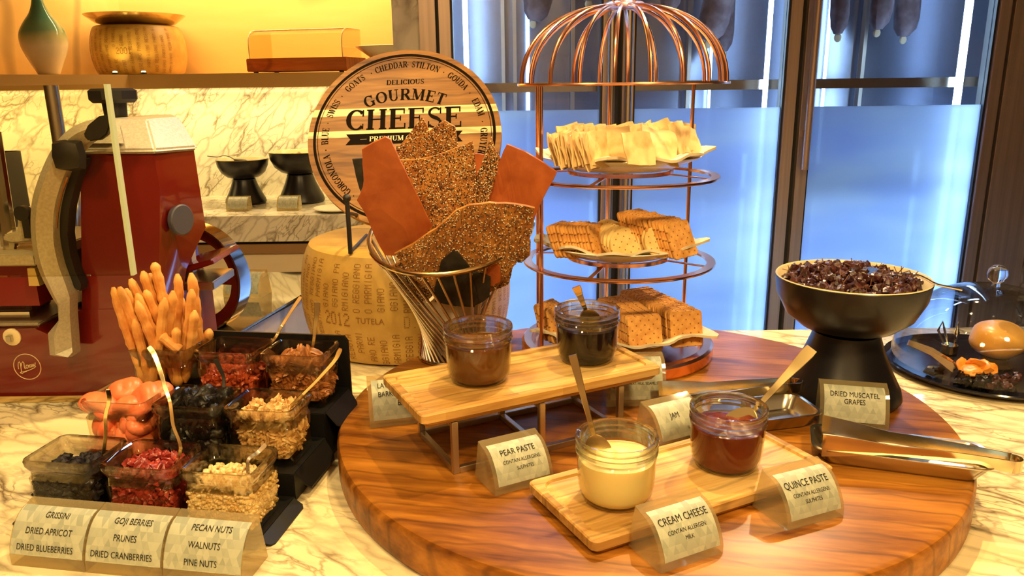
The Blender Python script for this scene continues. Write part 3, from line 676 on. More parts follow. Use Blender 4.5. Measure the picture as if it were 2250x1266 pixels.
def spoon_mesh(L=.17, bw=.02, bl=.03, hw=.009, bend=.012, th=.0022):
    mb = MB(); pts = []; W = []
    for i in range(13):
        t_ = i/12; pts.append((bl*1.7+(L-bl*1.7)*t_, 0, bend*math.sin(PI*min(1, t_*1.6))*.8)); W.append(.0055+(hw-.0055)*t_**1.6*(1 if t_ < .95 else .8))
    mb.sweep(pts, W, th, (0, 1, 0))
    return mb
def spoon_bowl(bw=.02, bl=.03):
    mb = MB(); rings = []; n = 20
    for k, (s, z) in enumerate(((1, 0), (.97, -.0035), (.8, -.008), (.45, -.0105), (.05, -.011))):
        rings.append([(bl*.85+bl*.9*s*math.cos(2*PI*i/n), bw*s*math.sin(2*PI*i/n)*(1-.15*math.cos(2*PI*i/n)), z) for i in range(n)])
    rin = [[(x, y, z+.0012) for x, y, z in r] for r in reversed(rings)]
    return mb.loft(rings+[ [(bl*.85+(x-bl*.85)*.96, y*.96, z) for x, y, z in r] for r in rin])
SPN = None
def spoon(label, tip, end, up=(0, 0, 1), m=None, bw=.02, bl=.03, hw=.009, roll=0, group=None, bend=.012, cat='spoon'):
    tip = V3(tip); end = V3(end); x = (end-tip); L = x.length; x.normalize(); u = V3(up); z = (u-x*u.dot(x)).normalized(); y = z.cross(x)
    M = Matrix(((x.x, y.x, z.x, tip.x), (x.y, y.y, z.y, tip.y), (x.z, y.z, z.z, tip.z), (0, 0, 0, 1)))
    t = bpy.data.objects.new('spoon', None); LK(t); t.empty_display_size = .02; t.matrix_world = M; tag(t, label, cat, group)
    part('handle', spoon_mesh(L, bw, bl, hw, bend), m or M_chrome, t); part('spoon_bowl', spoon_bowl(bw, bl), m or M_chrome, t); return t
spoon('spoon resting in the black olive bowl on back bar', (bp1.x+.02, 3.19, BL+.175), (bp1.x-.14, 3.2, BL+.195), m=M_iron)
t = tag(part('plate', MB().lathe([(0, 0), (.06, 0), (.09, .010), (.09, .013), (.055, .004), (0, .004)], 36), M_white, None, loc=(ay(740, 465, 2.96).x, 2.97, BL)), 'small white plate on the back bar beside the round wooden sign', 'plate')

# acrylic sign holders --------------------------------------------------------------
def holder(lines, label, loc, rz, w=.077, H=.047, D=.056, parent_cat='sign', group=None, nm='sign_holder', card=True, mat=None, foot=.009, cwf=.44):
    t = thing(nm, label, parent_cat, loc, rz, group)
    # local: x across, front faces -y; origin at centre of base front edge
    n = 9; cur = []
    for i in range(n+1):
        a = i/n; cur.append((D*.62*(a**1.35), foot+(H-foot)*math.sin(a*PI/2)**.95))
    top = (D*.62+.010, H+.0035); back = (D, 0)
    prof = [(0, 0)]+cur+[top, back]
    part('acrylic_block', MB().loft([[(-w/2, y, z) for y, z in prof], [(w/2, y, z) for y, z in prof]]), mat or M_acryl, t, smooth=False)
    L = [0]
    for i in range(n): L.append(L[-1]+math.hypot(cur[i+1][0]-cur[i][0], cur[i+1][1]-cur[i][1]))
    tot = L[-1]
    def fn(x, v, off=.0006):       # v arc length from bottom
        v = min(max(v, 0), tot-1e-6); i = max(j for j in range(n) if L[j] <= v); f = (v-L[i])/(L[i+1]-L[i])
        y = cur[i][0]+(cur[i+1][0]-cur[i][0])*f; z = cur[i][1]+(cur[i+1][1]-cur[i][1])*f
        dy, dz = cur[i+1][0]-cur[i][0], cur[i+1][1]-cur[i][1]; l_ = math.hypot(dy, dz)
        return (x, y-dz/l_*off, z+dy/l_*off)
    if card:
        vs = []; cw = w*cwf
        for i in range(n+1):
            v = tot*(.02+.96*i/n); vs += [fn(-cw, v), fn(cw, v)]
        part('card', MB().add(vs, [(2*i, 2*i+1, 2*i+3, 2*i+2) for i in range(n)]), M_card, t)
        if lines:
            mb = MB()
            for body, size, frac, dx in lines:
                put_text(mb, body, size, lambda x, y: fn(x+dx, tot*frac+y, .0011), .80)
            part('lettering', mb, M_ink, t, smooth=False)
    return t
holder(None, 'small acrylic sign holder before the left back bar bowl', (ay(521, 440, 2.99).x, 2.98, BL), 0, .085, .05, .055)
holder(None, 'small acrylic sign holder before the taller back bar bowl', (ay(632, 440, 2.99).x, 2.98, BL), 0, .085, .05, .055)
def shift(mb, l): mb.v = [(x-l[0], y-l[1], z-l[2]) for x, y, z in mb.v]; return mb
def pxz(pts, Y): return [(ay(x, y, Y).x, ay(x, y, Y).z) for x, y in pts]
# ================================================================== MEAT SLICER
SL = (-.78, 1.22, 0)
sl = thing('meat_slicer', 'big red enamel and silver meat slicer behind the glass screen', 'meat slicer', SL)
def sp(name, mb, m, parent=None, **k): return part(name, shift(mb, SL if parent is None or parent is sl else SL), m, parent or sl, **k)
# red base: low box with sloped nose on the left, full block to the right
pl = [(-.985, .012), (-.985, .125), (-.79, .128), (-.755, .11), (-.72, .16), (-.60, .16), (-.60, .012)]
sp('base', MB().prism(pl, 1.2235, 1.5), M_red, smooth=False)
sp('base_trim', MB().box(-.99, -.595, 1.215, 1.53, .0005, .012), M_gold, smooth=False)
# housing (front face px polygon, back ring bigger)
fp = [(176, 326), (335, 324), (352, 420), (350, 560), (345, 700), (330, 880), (180, 880), (180, 640)]
bp = [(176, 330), (425, 322), (452, 500), (410, 590), (395, 690), (380, 850), (180, 850), (180, 640)]
f_ = [(ay(x, y, 1.225).x, 1.225, max(ay(x, y, 1.225).z, .012)) for x, y in fp]; f2 = [(ay(x, y, 1.31).x, 1.31, max(ay(x, y, 1.31).z, .012)) for x, y in bp]
f3 = [(ay(x-12*(x > 300), y, 1.52).x, 1.52, p[2]) for (x, y), p in zip(bp, f2)]
sp('housing', MB().loft([f_, f2, f3]), M_red)
# silver cap
c1 = [(150, 332), (338, 328), (338, 327), (150, 331)]
def Q(x, y, Y): 
    p = ay(x, y, Y); return (p.x, Y, p.z)
lo = [Q(160, 330, 1.218), Q(340, 329, 1.218), Q(432, 322, 1.31), (ay(420, 322, 1.52).x, 1.52, ay(432, 322, 1.31).z), (ay(160, 330, 1.218).x, 1.52, ay(160, 330, 1.218).z)]
hi = [Q(215, 262, 1.27), Q(322, 262, 1.27), Q(392, 256, 1.34), (ay(380, 256, 1.46).x, 1.46, ay(392, 256, 1.34).z), (ay(215, 262, 1.27).x, 1.46, ay(215, 262, 1.27).z)]
sp('top_cover', MB().loft([[(x, y, z-.006) for x, y, z in lo], lo, hi]), M_alu, smooth=False, bevel=.003)
sp('cover_plate', MB().loft([[Q(190, 315, 1.225), Q(272, 315, 1.225), Q(262, 272, 1.256), Q(192, 272, 1.256)], [Q(190, 315, 1.219), Q(272, 315, 1.219), Q(262, 272, 1.25), Q(192, 272, 1.25)]]), M_alu, smooth=False)
# top knob
kx = ay(253, 240, 1.36)
sp('clamp_knob', MB().lathe([(0, 0), (.018, 0), (.020, .03), (0, .03)], 20, T(kx.x, 1.36, ay(253, 255, 1.36).z-.004)).lathe([(0, .026), (.034, .026), (.040, .032), (.040, .046), (.034, .05), (0, .05)], 8, T(kx.x, 1.36, ay(253, 255, 1.36).z-.004)), M_black)
# black flap lever
sp('lever', MB().prism(pxz([(250, 250), (222, 255), (198, 275), (188, 297), (200, 310), (225, 307), (240, 296), (250, 270)], 1.163), 1.155, 1.166), M_black, bevel=.002)
# blade guard arc
ou = [(236, 258), (190, 268), (150, 292), (118, 335), (92, 395), (78, 450), (78, 520), (92, 585), (118, 640), (135, 668), (137, 700), (114, 728), (118, 776), (166, 779)]
inn = [(238, 300), (215, 305), (192, 318), (165, 350), (142, 400), (126, 460), (124, 520), (134, 575), (150, 620), (160, 650), (160, 690), (163, 730), (165, 760), (166, 770)]
def cr_(P_, k=4):
    o_ = []
    for i in range(len(P_)-1):
        a, b, c, d = P_[max(i-1, 0)], P_[i], P_[i+1], P_[min(i+2, len(P_)-1)]
        for j in range(k):
            s = j/k; o_.append(tuple(.5*((2*b[q])+(c[q]-a[q])*s+(2*a[q]-5*b[q]+4*c[q]-d[q])*s*s+(3*b[q]-a[q]-3*c[q]+d[q])*s**3) for q in (0, 1)))
    return o_+[P_[-1]]
ou = cr_(ou[:10])+ou[10:]; inn = cr_(inn[:10])+inn[10:]
k = len(ou); mb = MB()
a0 = [V3((x, 1.175, z)) for x, z in pxz(ou, 1.19)]; b0 = [V3((x, 1.175, z)) for x, z in pxz(inn, 1.19)]
for A, B, y in ((a0, b0, 0),):
    vs = []; fs = []
    for p, q in zip(a0, b0):
        mid = p.lerp(q, .45)
        vs += [p+V3((0, .03, 0)), p+V3((0, .004, 0)), mid+V3((0, -.008, 0)), q+V3((0, .006, 0)), q+V3((0, .03, 0))]
    for i in range(k-1):
        for j in range(5): fs.append((i*5+j, i*5+(j+1) % 5, (i+1)*5+(j+1) % 5, (i+1)*5+j))
    fs.append((0, 1, 2, 3, 4)); fs.append(tuple(range((k-1)*5, k*5))[::-1]); mb.add(vs, fs)
sp('blade_guard', mb, M_alu)
# blade: chromed disc edge and dark recess
bo = [(168, 345), (140, 400), (124, 465), (122, 520), (134, 580), (152, 625), (176, 640)]; bi = [(186, 350), (166, 400), (152, 460), (148, 515), (154, 560), (166, 600), (178, 625)]
sp('blade_recess', MB().loft([[V3((x, 1.2, z)) for x, z in pxz(bo+bi[::-1], 1.2)], [V3((x, 1.222, z)) for x, z in pxz(bo+bi[::-1], 1.2)]]), M_black, smooth=False)
mb = MB(); pp = [V3((x, 1.192, z)) for x, z in pxz([(150, 388), (138, 420), (128, 465), (125, 500)], 1.195)]; mb.tube(pp, .0025, 6)
sp('blade_edge', mb, M_chrome)
kk = ay(148, 342, 1.165)
sp('clamp_knob', MB().lathe([(0, 0), (.022, 0), (.026, .008), (.022, .02), (.012, .024), (0, .024)], 8, T(kk.x, 1.18, kk.z) @ RX(PI/2), wob=lambda r, z, a, j: (r*(1.12 if round(a*8/2/PI) % 2 else .92), z)).box(kk.x-.02, kk.x+.012, 1.165, 1.19, kk.z-.01, kk.z+.018), M_black)
# round badge on the faceted side
bc = ay(403, 483, 1.285)
nrm = (V3(f2[2])-V3(f_[2])).cross(V3((0, 0, 1))).normalized()
if nrm.y > 0: nrm = -nrm
qm = nrm.to_track_quat('Z', 'Y').to_matrix().to_4x4()
fc = (V3(f_[2])+V3(f2[2]))/2; fc.z = bc.z-.004
d_ = ray(400, 483); den = d_.dot(nrm); tq = (V3(f_[2])-O).dot(nrm)/den; bc = O+d_*tq
sp('round_cap', MB().lathe([(0, -.006), (.0255, -.006), (.0255, .0008), (.0235, .0022), (0, .0022)], 36, T(*bc) @ qm), P('grey_blue_cap', (.06, .06, .085), .45))
# carriage plates and rails left
def slab(px4, z, th):   # plate from 4 px corners on plane z
    q = [az(x, y, z) for x, y in px4]; return MB().loft([[(p.x, p.y, z-th) for p in q], [(p.x, p.y, z) for p in q]])
z1 = ay(40, 566, 1.2).z
sp('carriage_table', MB().box(-1.02, ay(75, 560, 1.19).x, 1.19, 1.45, z1-.012, z1+.006), M_alu, bevel=.002)
sp('carriage_body', MB().box(-1.0, ay(78, 640, 1.21).x, 1.215, 1.44, .17, z1-.013), M_reddk, smooth=False)
sp('rail_cover', MB().box(-.985, -.79, 1.235, 1.45, .128, .134).box(-.985, -.84, 1.3, 1.36, .134, .155), M_alu, bevel=.002)
sp('rail', MB().box(-.985, -.82, 1.262, 1.278, .134, .146), M_chrome, smooth=False)
pr_ = ay(22, 540, 1.24); pq = ay(-14, 290, 1.24)
sp('support_post', MB().tube([(pr_.x, 1.24, z1), (pr_.x, 1.24, pr_.z)], .010, 10).tube([(pr_.x, 1.24, pr_.z), (pq.x-.002, 1.24, pq.z)], .0125, 10), M_steel)
pa = ay(45, 500, 1.24)
sp('post_bracket', MB().prism(pxz([(8, 528), (8, 515), (40, 508), (42, 470), (62, 452), (78, 460), (78, 530), (30, 535)], 1.23), 1.225, 1.26), M_alu, bevel=.003)
sp('bracket_pin', MB().lathe([(0, 0), (.012, 0), (.012, .012), (0, .012)], 16, T(ay(52, 468, 1.22).x, 1.225, ay(52, 468, 1.22).z) @ RX(PI/2)).box(ay(52, 468, 1.22).x-.002, ay(52, 468, 1.22).x+.01, 1.214, 1.224, ay(52, 468, 1.22).z-.04, ay(52, 468, 1.22).z), M_black)
sp('stop_block', MB().prism(pxz([(68, 587), (84, 587), (95, 625), (72, 625)], 1.2), 1.19, 1.22), P('yellow_brass', (.75, .55, .2), .35, .6), smooth=False)
p28 = ay(28, 740, 1.224)
sp('dial', MB().lathe([(0, 0), (.0145, 0), (.0145, .004), (.010, .006), (0, .006)], 28, T(p28.x, 1.225, p28.z) @ RX(PI/2)), M_cream)
sp('dial_knob', MB().box(p28.x-.005, p28.x+.004, 1.212, 1.222, p28.z-.006, p28.z+.005), M_steelb, smooth=False, bevel=.001)
# round emblem with script lettering
pc = ay(60, 806, 1.2235)
ring = [(pc.x+.0225*math.cos(2*PI*i/40), 1.2235, pc.z+.0225*math.sin(2*PI*i/40)) for i in range(40)]
sp('emblem_disc', MB().lathe([(0, 0), (.0215, 0), (0, .0008)], 40, T(pc.x, 1.2245, pc.z) @ RX(PI/2)), P('emblem_brown', (.16, .03, .012), .3))
mb = MB().tube(ring, .0007, 5, True)
strokes = [[(-.8, -.25), (-.78, .1), (-.72, .35), (-.62, .45), (-.55, .3), (-.56, -.2), (-.58, -.5)], [(-.56, -.1), (-.42, .3), (-.3, .45), (-.22, .3), (-.24, -.1), (-.2, -.25), (-.1, -.15)],
           [(.08, .12), (-.05, .1), (-.1, -.08), (-.02, -.22), (.1, -.1), (.12, .08), (.2, .1)], [(.38, .14), (.26, .12), (.2, -.02), (.26, -.12), (.36, -.02), (.4, .16), (.38, -.06), (.46, -.08)],
           [(.5, .22), (.5, 0), (.56, -.04), (.62, .08), (.64, .24), (.64, .02), (.7, 0), (.76, .12), (.8, .34)], [(-.7, -.58), (-.3, -.5), (.2, -.36), (.7, -.12), (.8, .0)], [(-.7, -.62), (-.5, -.72), (-.45, -.6), (-.1, -.5)]]
for st in strokes: mb.tube([(pc.x+x*.0185, 1.2228, pc.z+y*.0185+.001) for x, y in st], .0007, 5)
sp('emblem_lettering', mb, P('emblem_gold', (.72, .55, .32), .4))
# flywheel with chrome rim at the right rear
fwc = ay(432, 610, 1.62); FR = .118
Mf = T(fwc.x, 1.62, fwc.z) @ RZ(R_(-14)) @ RX(PI/2)
sp('flywheel', MB().lathe([(FR-.03, -.006), (FR-.004, -.008), (FR-.004, .012), (FR-.03, .006), (FR-.03, -.006)], 56, Mf).box(-.008, .008, -FR+.02, FR-.02, -.005, .005, Mf).box(-FR+.02, FR-.02, -.011, .011, -.005, .005, Mf).lathe([(0, -.012), (.022, -.012), (.022, .012), (0, .012)], 24, Mf), M_red)
sp('flywheel_rim', MB().lathe([(FR-.004, -.02), (FR, -.02), (FR, .02), (FR-.004, .02), (FR-.004, -.02)], 64, Mf), M_chrome)
g = [az(400, 600, .10), az(505, 578, .10), az(470, 560, .10), az(400, 575, .10)]
hp = ay(430, 590, 1.42)
sp('receiving_tray', MB().prism([(hp.x-.02, hp.z-.012), (hp.x-.02, hp.z+.012), (hp.x+.055, hp.z+.03), (hp.x+.06, hp.z+.022), (hp.x-.01, hp.z-.0)], 1.36, 1.5), M_red, bevel=.002)
sp('receiving_tray_edge', MB().box(hp.x-.02, hp.x+.05, 1.37, 1.48, hp.z-.03, hp.z-.014), M_steel, smooth=False, bevel=.002)
hp = ay(408, 580, 1.33)
sp('motor_plate', MB().prism(pxz([(385, 625), (402, 560), (418, 530), (424, 600), (400, 650)], 1.4), 1.4, 1.42), P('blue_grey_plate', (.55, .6, .7), .3, .5), smooth=False)

# dark glossy slab right of the slicer with a clear sign holder on it
q = [(-.60, 1.60), (-.49, 2.1), (-1.3, 2.1), (-1.3, 1.6)]
struct('trim_8', MB().loft([[(x, y, -.9) for x, y in q], [(x, y, -.012) for x, y in q]]), M_panel)['label'] = 'cabinet below the glossy slab'
slb = tag(part('glossy_slab', MB().loft([[(x, y, z) for x, y in ((-.588, 1.54), (-.482, 2.12), (-1.3, 2.12), (-1.3, 1.54))] for z in (-.0115 if False else .0005, .006)]), P('mirror_glass_slab', (.20, .15, .08), .04, .6), None, smooth=False, bevel=.001), 'glossy mirror topped slab behind the slicer, right of its body', 'work surface')
holder(None, 'empty clear acrylic sign holder on the glossy slab behind breadsticks', (az(532, 655, .006).x, az(532, 655, .006).y, .0065), R_(-8), .098, .058, .062)

# glass screen and posts
t = thing('glass_screen', 'upright clear glass screen with greenish edge before the slicer', 'glass screen', (-.9, 1.0, .262))
part('pane', MB().box(-.32, .3935, 0, .010, .008, .254), M_pane, t, smooth=False)
part('glass_edge', MB().box(.3935, .3975, 0, .010, .008, .254), M_paneedge, t, smooth=False, label='pale green polished edge')
pp0 = ay(118, 195, 1.6)
t = tag(part('steel_post', MB().tube([(0, 0, 0), (0, 0, pp0.z)], .0135, 20), M_steelb, None, loc=(ay(120, 240, 1.6).x, 1.60, .0065)), 'round scratched steel post rising behind the slicer guard', 'post')
t = thing('dark_container', 'dark steel container on the bar behind the slicer at far left', 'container', (ay(48, 480, 2.2).x, 2.0, .0065))
part('body', MB().loft([rr_ring(.12, .07, .02, 0), rr_ring(.12, .07, .02, .35), rr_ring(.115, .065, .02, .35), rr_ring(.115, .065, .02, .02)]), P('dark_steel_panel', (.10, .10, .13), .35, .7), t)

# ================================================================== CHEESE WHEEL, EASEL AND ROUND SIGN
WX, WY, WR, WH = -.217, 1.553, .2, .212
t = thing('cheese_wheel', 'large pale cheese wheel marked 2012, on counter behind the wire basket', 'cheese wheel', (WX, WY, .0006))
part('rind', MB().lathe(wheel_prof(.2, WH, .022), 96), M_rind, t)
aC = math.atan2(-WY, -WX)
def px_of(q): q = q-O; return 1125+FP*q.dot(AX)/q.dot(AZ)
def ang_at(px):
    return min((abs(px_of(V3((WX+WR*math.cos(a), WY+WR*math.sin(a), .1)))-px), a) for a in [-PI+.2+i*.01 for i in range(280)])[1]
rind_marks(t, .2, WH, .022, -PI*1.02, -.1, .112, '2012', ang_at(752), ang_at(818), ang_at(900))
# round sign
SC = V3(ay(888, 298, 1.54)); SR = .1905; LEAN = R_(30)
t = bpy.data.objects.new('round_sign', None); LK(t); t.empty_display_size = .02
tag(t, 'round wooden gourmet cheese sign leaning on a black easel', 'sign')
SM = T(*SC) @ RZ(R_(-3)) @ RX(PI/2-LEAN) @ RZ(R_(1.5)); t.matrix_world = SM
# planks: board split in strips along local y
cuts = [-SR, -.066, -.0, .012, .062, .074, SR]
cuts = [-SR, -.075, .004, .020, .062, .074, SR]
cuts = [-SR, -.085, .000, .014, .046, .062, SR]
for i in range(len(cuts)-1):
    y0, y1 = cuts[i], cuts[i+1]; sl_ = .02
    pts = []
    def xr(y): return math.sqrt(max(SR*SR-y*y, 0))
    n = 24; ys = [y0+(y1-y0)*k_/n for k_ in range(n+1)]
    pts = [(xr(y), y) for y in ys]+[(-xr(y), y) for y in reversed(ys)]
    if i in (0,): pts = pts[1:]
    if i == len(cuts)-2: pts = pts[:n]+pts[n+1:]
    mbp = MB().loft([[(x, y, -.016) for x, y in pts], [(x, y, 0) for x, y in pts]])
    part('plank', mbp, M_signpale if i in (2, 4) else M_sign, t, smooth=False)
mb = MB()
def ringstrip(r0, r1, z=.0004, n=96):
    vs = []; 
    for i in range(n): a = 2*PI*i/n; vs += [(r0*math.cos(a), r0*math.sin(a), z), (r1*math.cos(a), r1*math.sin(a), z)]
    mb.add(vs, [(2*i, 2*i+1, (2*i+3) % (2*n), (2*i+2) % (2*n)) for i in range(n)])
ringstrip(.1745, .180); ringstrip(.1705, .1716)
part('printed_ring', mb, M_inkb, t, smooth=False)
mb = MB()
words = [('CHEDDAR', 101), ('•', 88.5), ('STILTON', 75), ('•', 60.5), ('GOUDA', 47.5), ('•', 34), ('EDAM', 21), ('•', 9), ('GRUYERE', -8), ('•', -25), ('•', 116.5), ('GOATS', 130.5), ('•', 144.5), ('SWISS', 156), ('•', 168), ('BLUE', 178.5), ('•', 189.5), ('GORGONZOLA', 211), ('•', 232.5), ('PARMESAN', 254)]
def on_ring(rad, ang):
    def place(xc):
        a = R_(ang)-xc/rad
        return lambda lx, ly: ((rad+ly)*math.cos(a)+lx*math.sin(a), (rad+ly)*math.sin(a)-lx*math.cos(a), .0005)
    return place
for wd_, an in words: serif_draw(mb, wd_, .0135, on_ring(.150, an), .03, .72)
def arched(cy, rad, up=True, cx=0):
    def place(xc):
        a = PI/2-xc/rad
        return lambda lx, ly: (cx+(rad+ly)*math.cos(a)+lx*math.sin(a), cy-rad+(rad+ly)*math.sin(a)-lx*math.cos(a), .0005)
    return place
def flat(cy, cx=0):
    return lambda xc: (lambda lx, ly: (cx+xc+lx, cy+ly, .0005))
serif_draw(mb, 'DELICIOUS', .0105, flat(.112), .04)
serif_draw(mb, 'GOURMET', .0245, arched(.0775, .2), .05, .94)
serif_draw(mb, 'CHEESE', .044, flat(.015), .035)
part('lettering', mb, M_inkb, t, smooth=False)
mb = MB(); yb = -.005
mb.add([(-.115, yb+.0115, .0005), (.115, yb+.0115, .0005), (.106, yb, .0005), (.115, yb-.0115, .0005), (-.115, yb-.0115, .0005), (-.106, yb, .0005)], [(0, 1, 2, 3, 4, 5)])
part('banner', mb, M_inkb, t, smooth=False)
mb = MB(); serif_draw(mb, '······ PREMIUM QUALITY ······', .0105, lambda xc: (lambda lx, ly: (xc+lx+.0, yb-.0052+ly, .0009)), .05)
part('lettering', mb, P('cream_print', (.85, .68, .4), .5), t, smooth=False, label='cream lettering')
mb = MB(); serif_draw(mb, 'ER SE', .0075, flat(-.030), .05); part('lettering', mb, M_inkb, t, smooth=False)
# easel
t = thing('easel', 'black iron easel standing on the cheese wheel holding the round sign', 'easel', (WX, 1.42, WH+.0016))
fx = ay(770, 553, 1.385); zt = ay(763, 435, 1.385)
lx = fx.x-WX
for s_, nm in ((1, 'prong'), (-1, 'prong')):
    X = lx*s_ if s_ == 1 else -lx+.0
    Mx = T(X, 0, 0)
    part('prong', MB().tube([(0, -.035, 0), (0, -.035, zt.z-WH-.005)], .0042, 10, M=Mx).ball((0, -.035, zt.z-WH-.002), .0075, 12, 8, M=Mx).tube([(0, -.035, .075), (0, .06, .055)], .0035, 8, M=Mx).tube([(0, -.035, .003), (0, .13, .003)], .003, 8, M=Mx), M_iron, t)
part('crossbar', MB().tube([(lx, .045, .057), (-lx, .045, .057)], .0035, 8), M_iron, t)
# ================================================================== ROUND BOARD AND WHAT STANDS ON IT
BX, BY, BR, BZ = .180, 1.043, .4275, .05
tag(part('round_board', MB().lathe([(0, 0), (BR-.004, 0), (BR-.001, .003), (BR, .008), (BR, .043), (BR-.003, .048), (BR-.008, .05), (BR*.5, .05), (0, .05)], 128), M_board, None, loc=(BX, BY, .0004)), 'large round orange brown wooden board on the marble counter', 'serving board')
BT = BZ+.0006

# ---- copper three tier stand
SX, SY = .1835, 1.303
st = thing('tiered_stand', 'copper birdcage shaped three tier stand with domed top', 'cake stand', (SX, SY, BT))
zr = BT
def zz(z): return z-BT
part('base', MB().lathe([(0, 0), (.164, 0), (.167, .004), (.167, .020), (.163, .024), (.150, .024), (.148, .010), (0, .010)], 72), M_copper, st)
RD = .1625; zT2, zT1, zD = .214, .358, .508
for z in (zT2, zT1):
    tr = part('tier_ring', MB().lathe([(.149, -.001), (.163, -.001), (.1635, .001), (.163, .003), (.149, .003), (.149, -.001)], 72), M_copper, st, loc=(0, 0, zz(z)))
    part('plate_ring', MB().lathe([(.082, .006), (.088, .006), (.088, .012), (.082, .012), (.082, .006)], 56), M_copper, tr)
    for a in (R_(-25), R_(65), R_(155), R_(245)):
        part('cross_bar', MB().sweep([(.085*math.cos(a), .085*math.sin(a), .006), (.15*math.cos(a), .15*math.sin(a), .001)], .007, .002, (-math.sin(a), math.cos(a), 0)), M_copper, tr, smooth=False)
for a in (210, 150, 90, 30):
    a = R_(a); part('rod', MB().tube([(.156*math.cos(a), .156*math.sin(a), .010), (.156*math.cos(a), .156*math.sin(a), zz(zD))], .0032, 10), M_copper, st)
part('dome_ring', MB().lathe([(.159, -.002), (.170, -.002), (.171, 0), (.170, .002), (.159, .002), (.159, -.002)], 72), M_copper, st, loc=(0, 0, zz(zD)))
DH = .120
wm = MB(); pts = []
for i in range(15):
    f = i/14; a = f*PI/2*.97; pts.append((.1655*math.cos(a)**.82 if i < 14 else .012, 0, DH*math.sin(a)**.95))
wm.tube(pts, .0031, 10); wme = wm.mesh('dome_wire', M_copper)
for i in range(20):
    o = part('dome_wire', wme, M_copper, st, loc=(0, 0, zz(zD))); o.rotation_euler = (0, 0, 2*PI*(i+.35)/20)
part('dome_cap', MB().lathe([(0, -.004), (.03, -.004), (.036, .0), (.03, .005), (.01, .007), (.008, .012), (0, .012)], 40), M_copper, st, loc=(0, 0, zz(zD)+DH))
part('top_loop', MB().tube([(.022*math.cos(a), 0, .03+.022*math.sin(a)) for a in [2*PI*i/24 for i in range(24)]], .003, 8, True), M_copper, st, loc=(0, 0, zz(zD)+DH))
# plates and napkins
def plate(label, z, r=.14):
    t = tag(part('plate', MB().lathe([(0, .0), (.08, .0), (.086, .002), (r*.85, .012), (r, .021), (r+.001, .0225), (r*.99, .0235), (r*.84, .0155), (.085, .0055), (0, .0055)], 64), M_white, None, loc=(SX, SY, z)), label, 'plate'); return t
def napkin(label, z, r=.13, seed=1, tips=((-35, .03), (150, .02)), turn=0):
    rr = random.Random(seed); nr, na = 9, 96; vs = []; fs = []
    ph = [rr.uniform(0, 6.28) for _ in range(5)]
    def pt(f, a):
        # squarish folded cloth
        sq = 1/max(abs(math.cos(a+turn)), abs(math.sin(a+turn)))**.55
        R0 = r*(.93+.05*math.sin(5*a+ph[0])+.03*math.sin(9*a+ph[1]))*sq**.6
        for ta, tl in tips:
            dd = (math.degrees(a)-ta+180) % 360-180; R0 += tl*math.exp(-(dd/9)**2)
        rad = f*R0
        h = .0065+.018*max(0, (rad-.08)/.06)**1.0 if rad > .08 else .0065
        h = min(h, .0245); h += f**3*(.003*math.sin(7*a+ph[2])+.0025*math.sin(13*a+ph[3]))+.0025
        if rad > r: h = min(h, .030)
        return (rad*math.cos(a), rad*math.sin(a), h)
    for j in range(nr+1):
        for i in range(na): vs.append(pt(j/nr, 2*PI*i/na))
    for j in range(nr):
        for i in range(na): fs.append((j*na+i, (j+1)*na+i, (j+1)*na+(i+1) % na, j*na+(i+1) % na))
    n0 = len(vs); vs += [(x, y, zc+.0022+(.002 if i >= (nr-1)*na else 0)) for i, (x, y, zc) in enumerate(vs)]
    fs += [tuple(reversed([q+n0 for q in f])) for f in fs]; 
    for i in range(na): fs.append((nr*na+i, n0+nr*na+i, n0+nr*na+(i+1) % na, nr*na+(i+1) % na))
    return tag(part('napkin', MB().add(vs, fs), M_cloth, None, loc=(SX, SY, z)), label, 'napkin')
P1, P2, P3 = zT1+.0125, zT2+.0125, BT+.0245
for z, nm, sd, tips, r in ((P1, 'top', 2, ((2, .03), (-105, .022), (-70, .008)), .142), (P2, 'middle', 5, ((-20, .012), (190, .01)), .138), (P3, 'bottom', 9, ((-28, .045), (200, .02), (-60, .01)), .140)):
    plate('white plate on the %s tier of the copper stand' % nm, z, .132)
    napkin('folded cream napkin on the %s tier plate' % nm, z, r, sd, tips)
def cr_square(s, th, m, cr=.006):
    return MB().loft([rr_ring(s/2-.0006, s/2-.0006, cr, -th/2, 4), rr_ring(s/2, s/2, cr, -th/4, 4), rr_ring(s/2, s/2, cr, th/4, 4), rr_ring(s/2-.0006, s/2-.0006, cr, th/2, 4)]).mesh('cracker', m)
sq_me = cr_square(.055, .0042, M_crk); sq_big = cr_square(.060, .0042, M_crk)
rd_me = MB().lathe([(0, -.0025), (.0265, -.0025), (.028, -.001), (.028, .001), (.0265, .0025), (0, .0025)], 28).mesh('cracker', M_crkr)
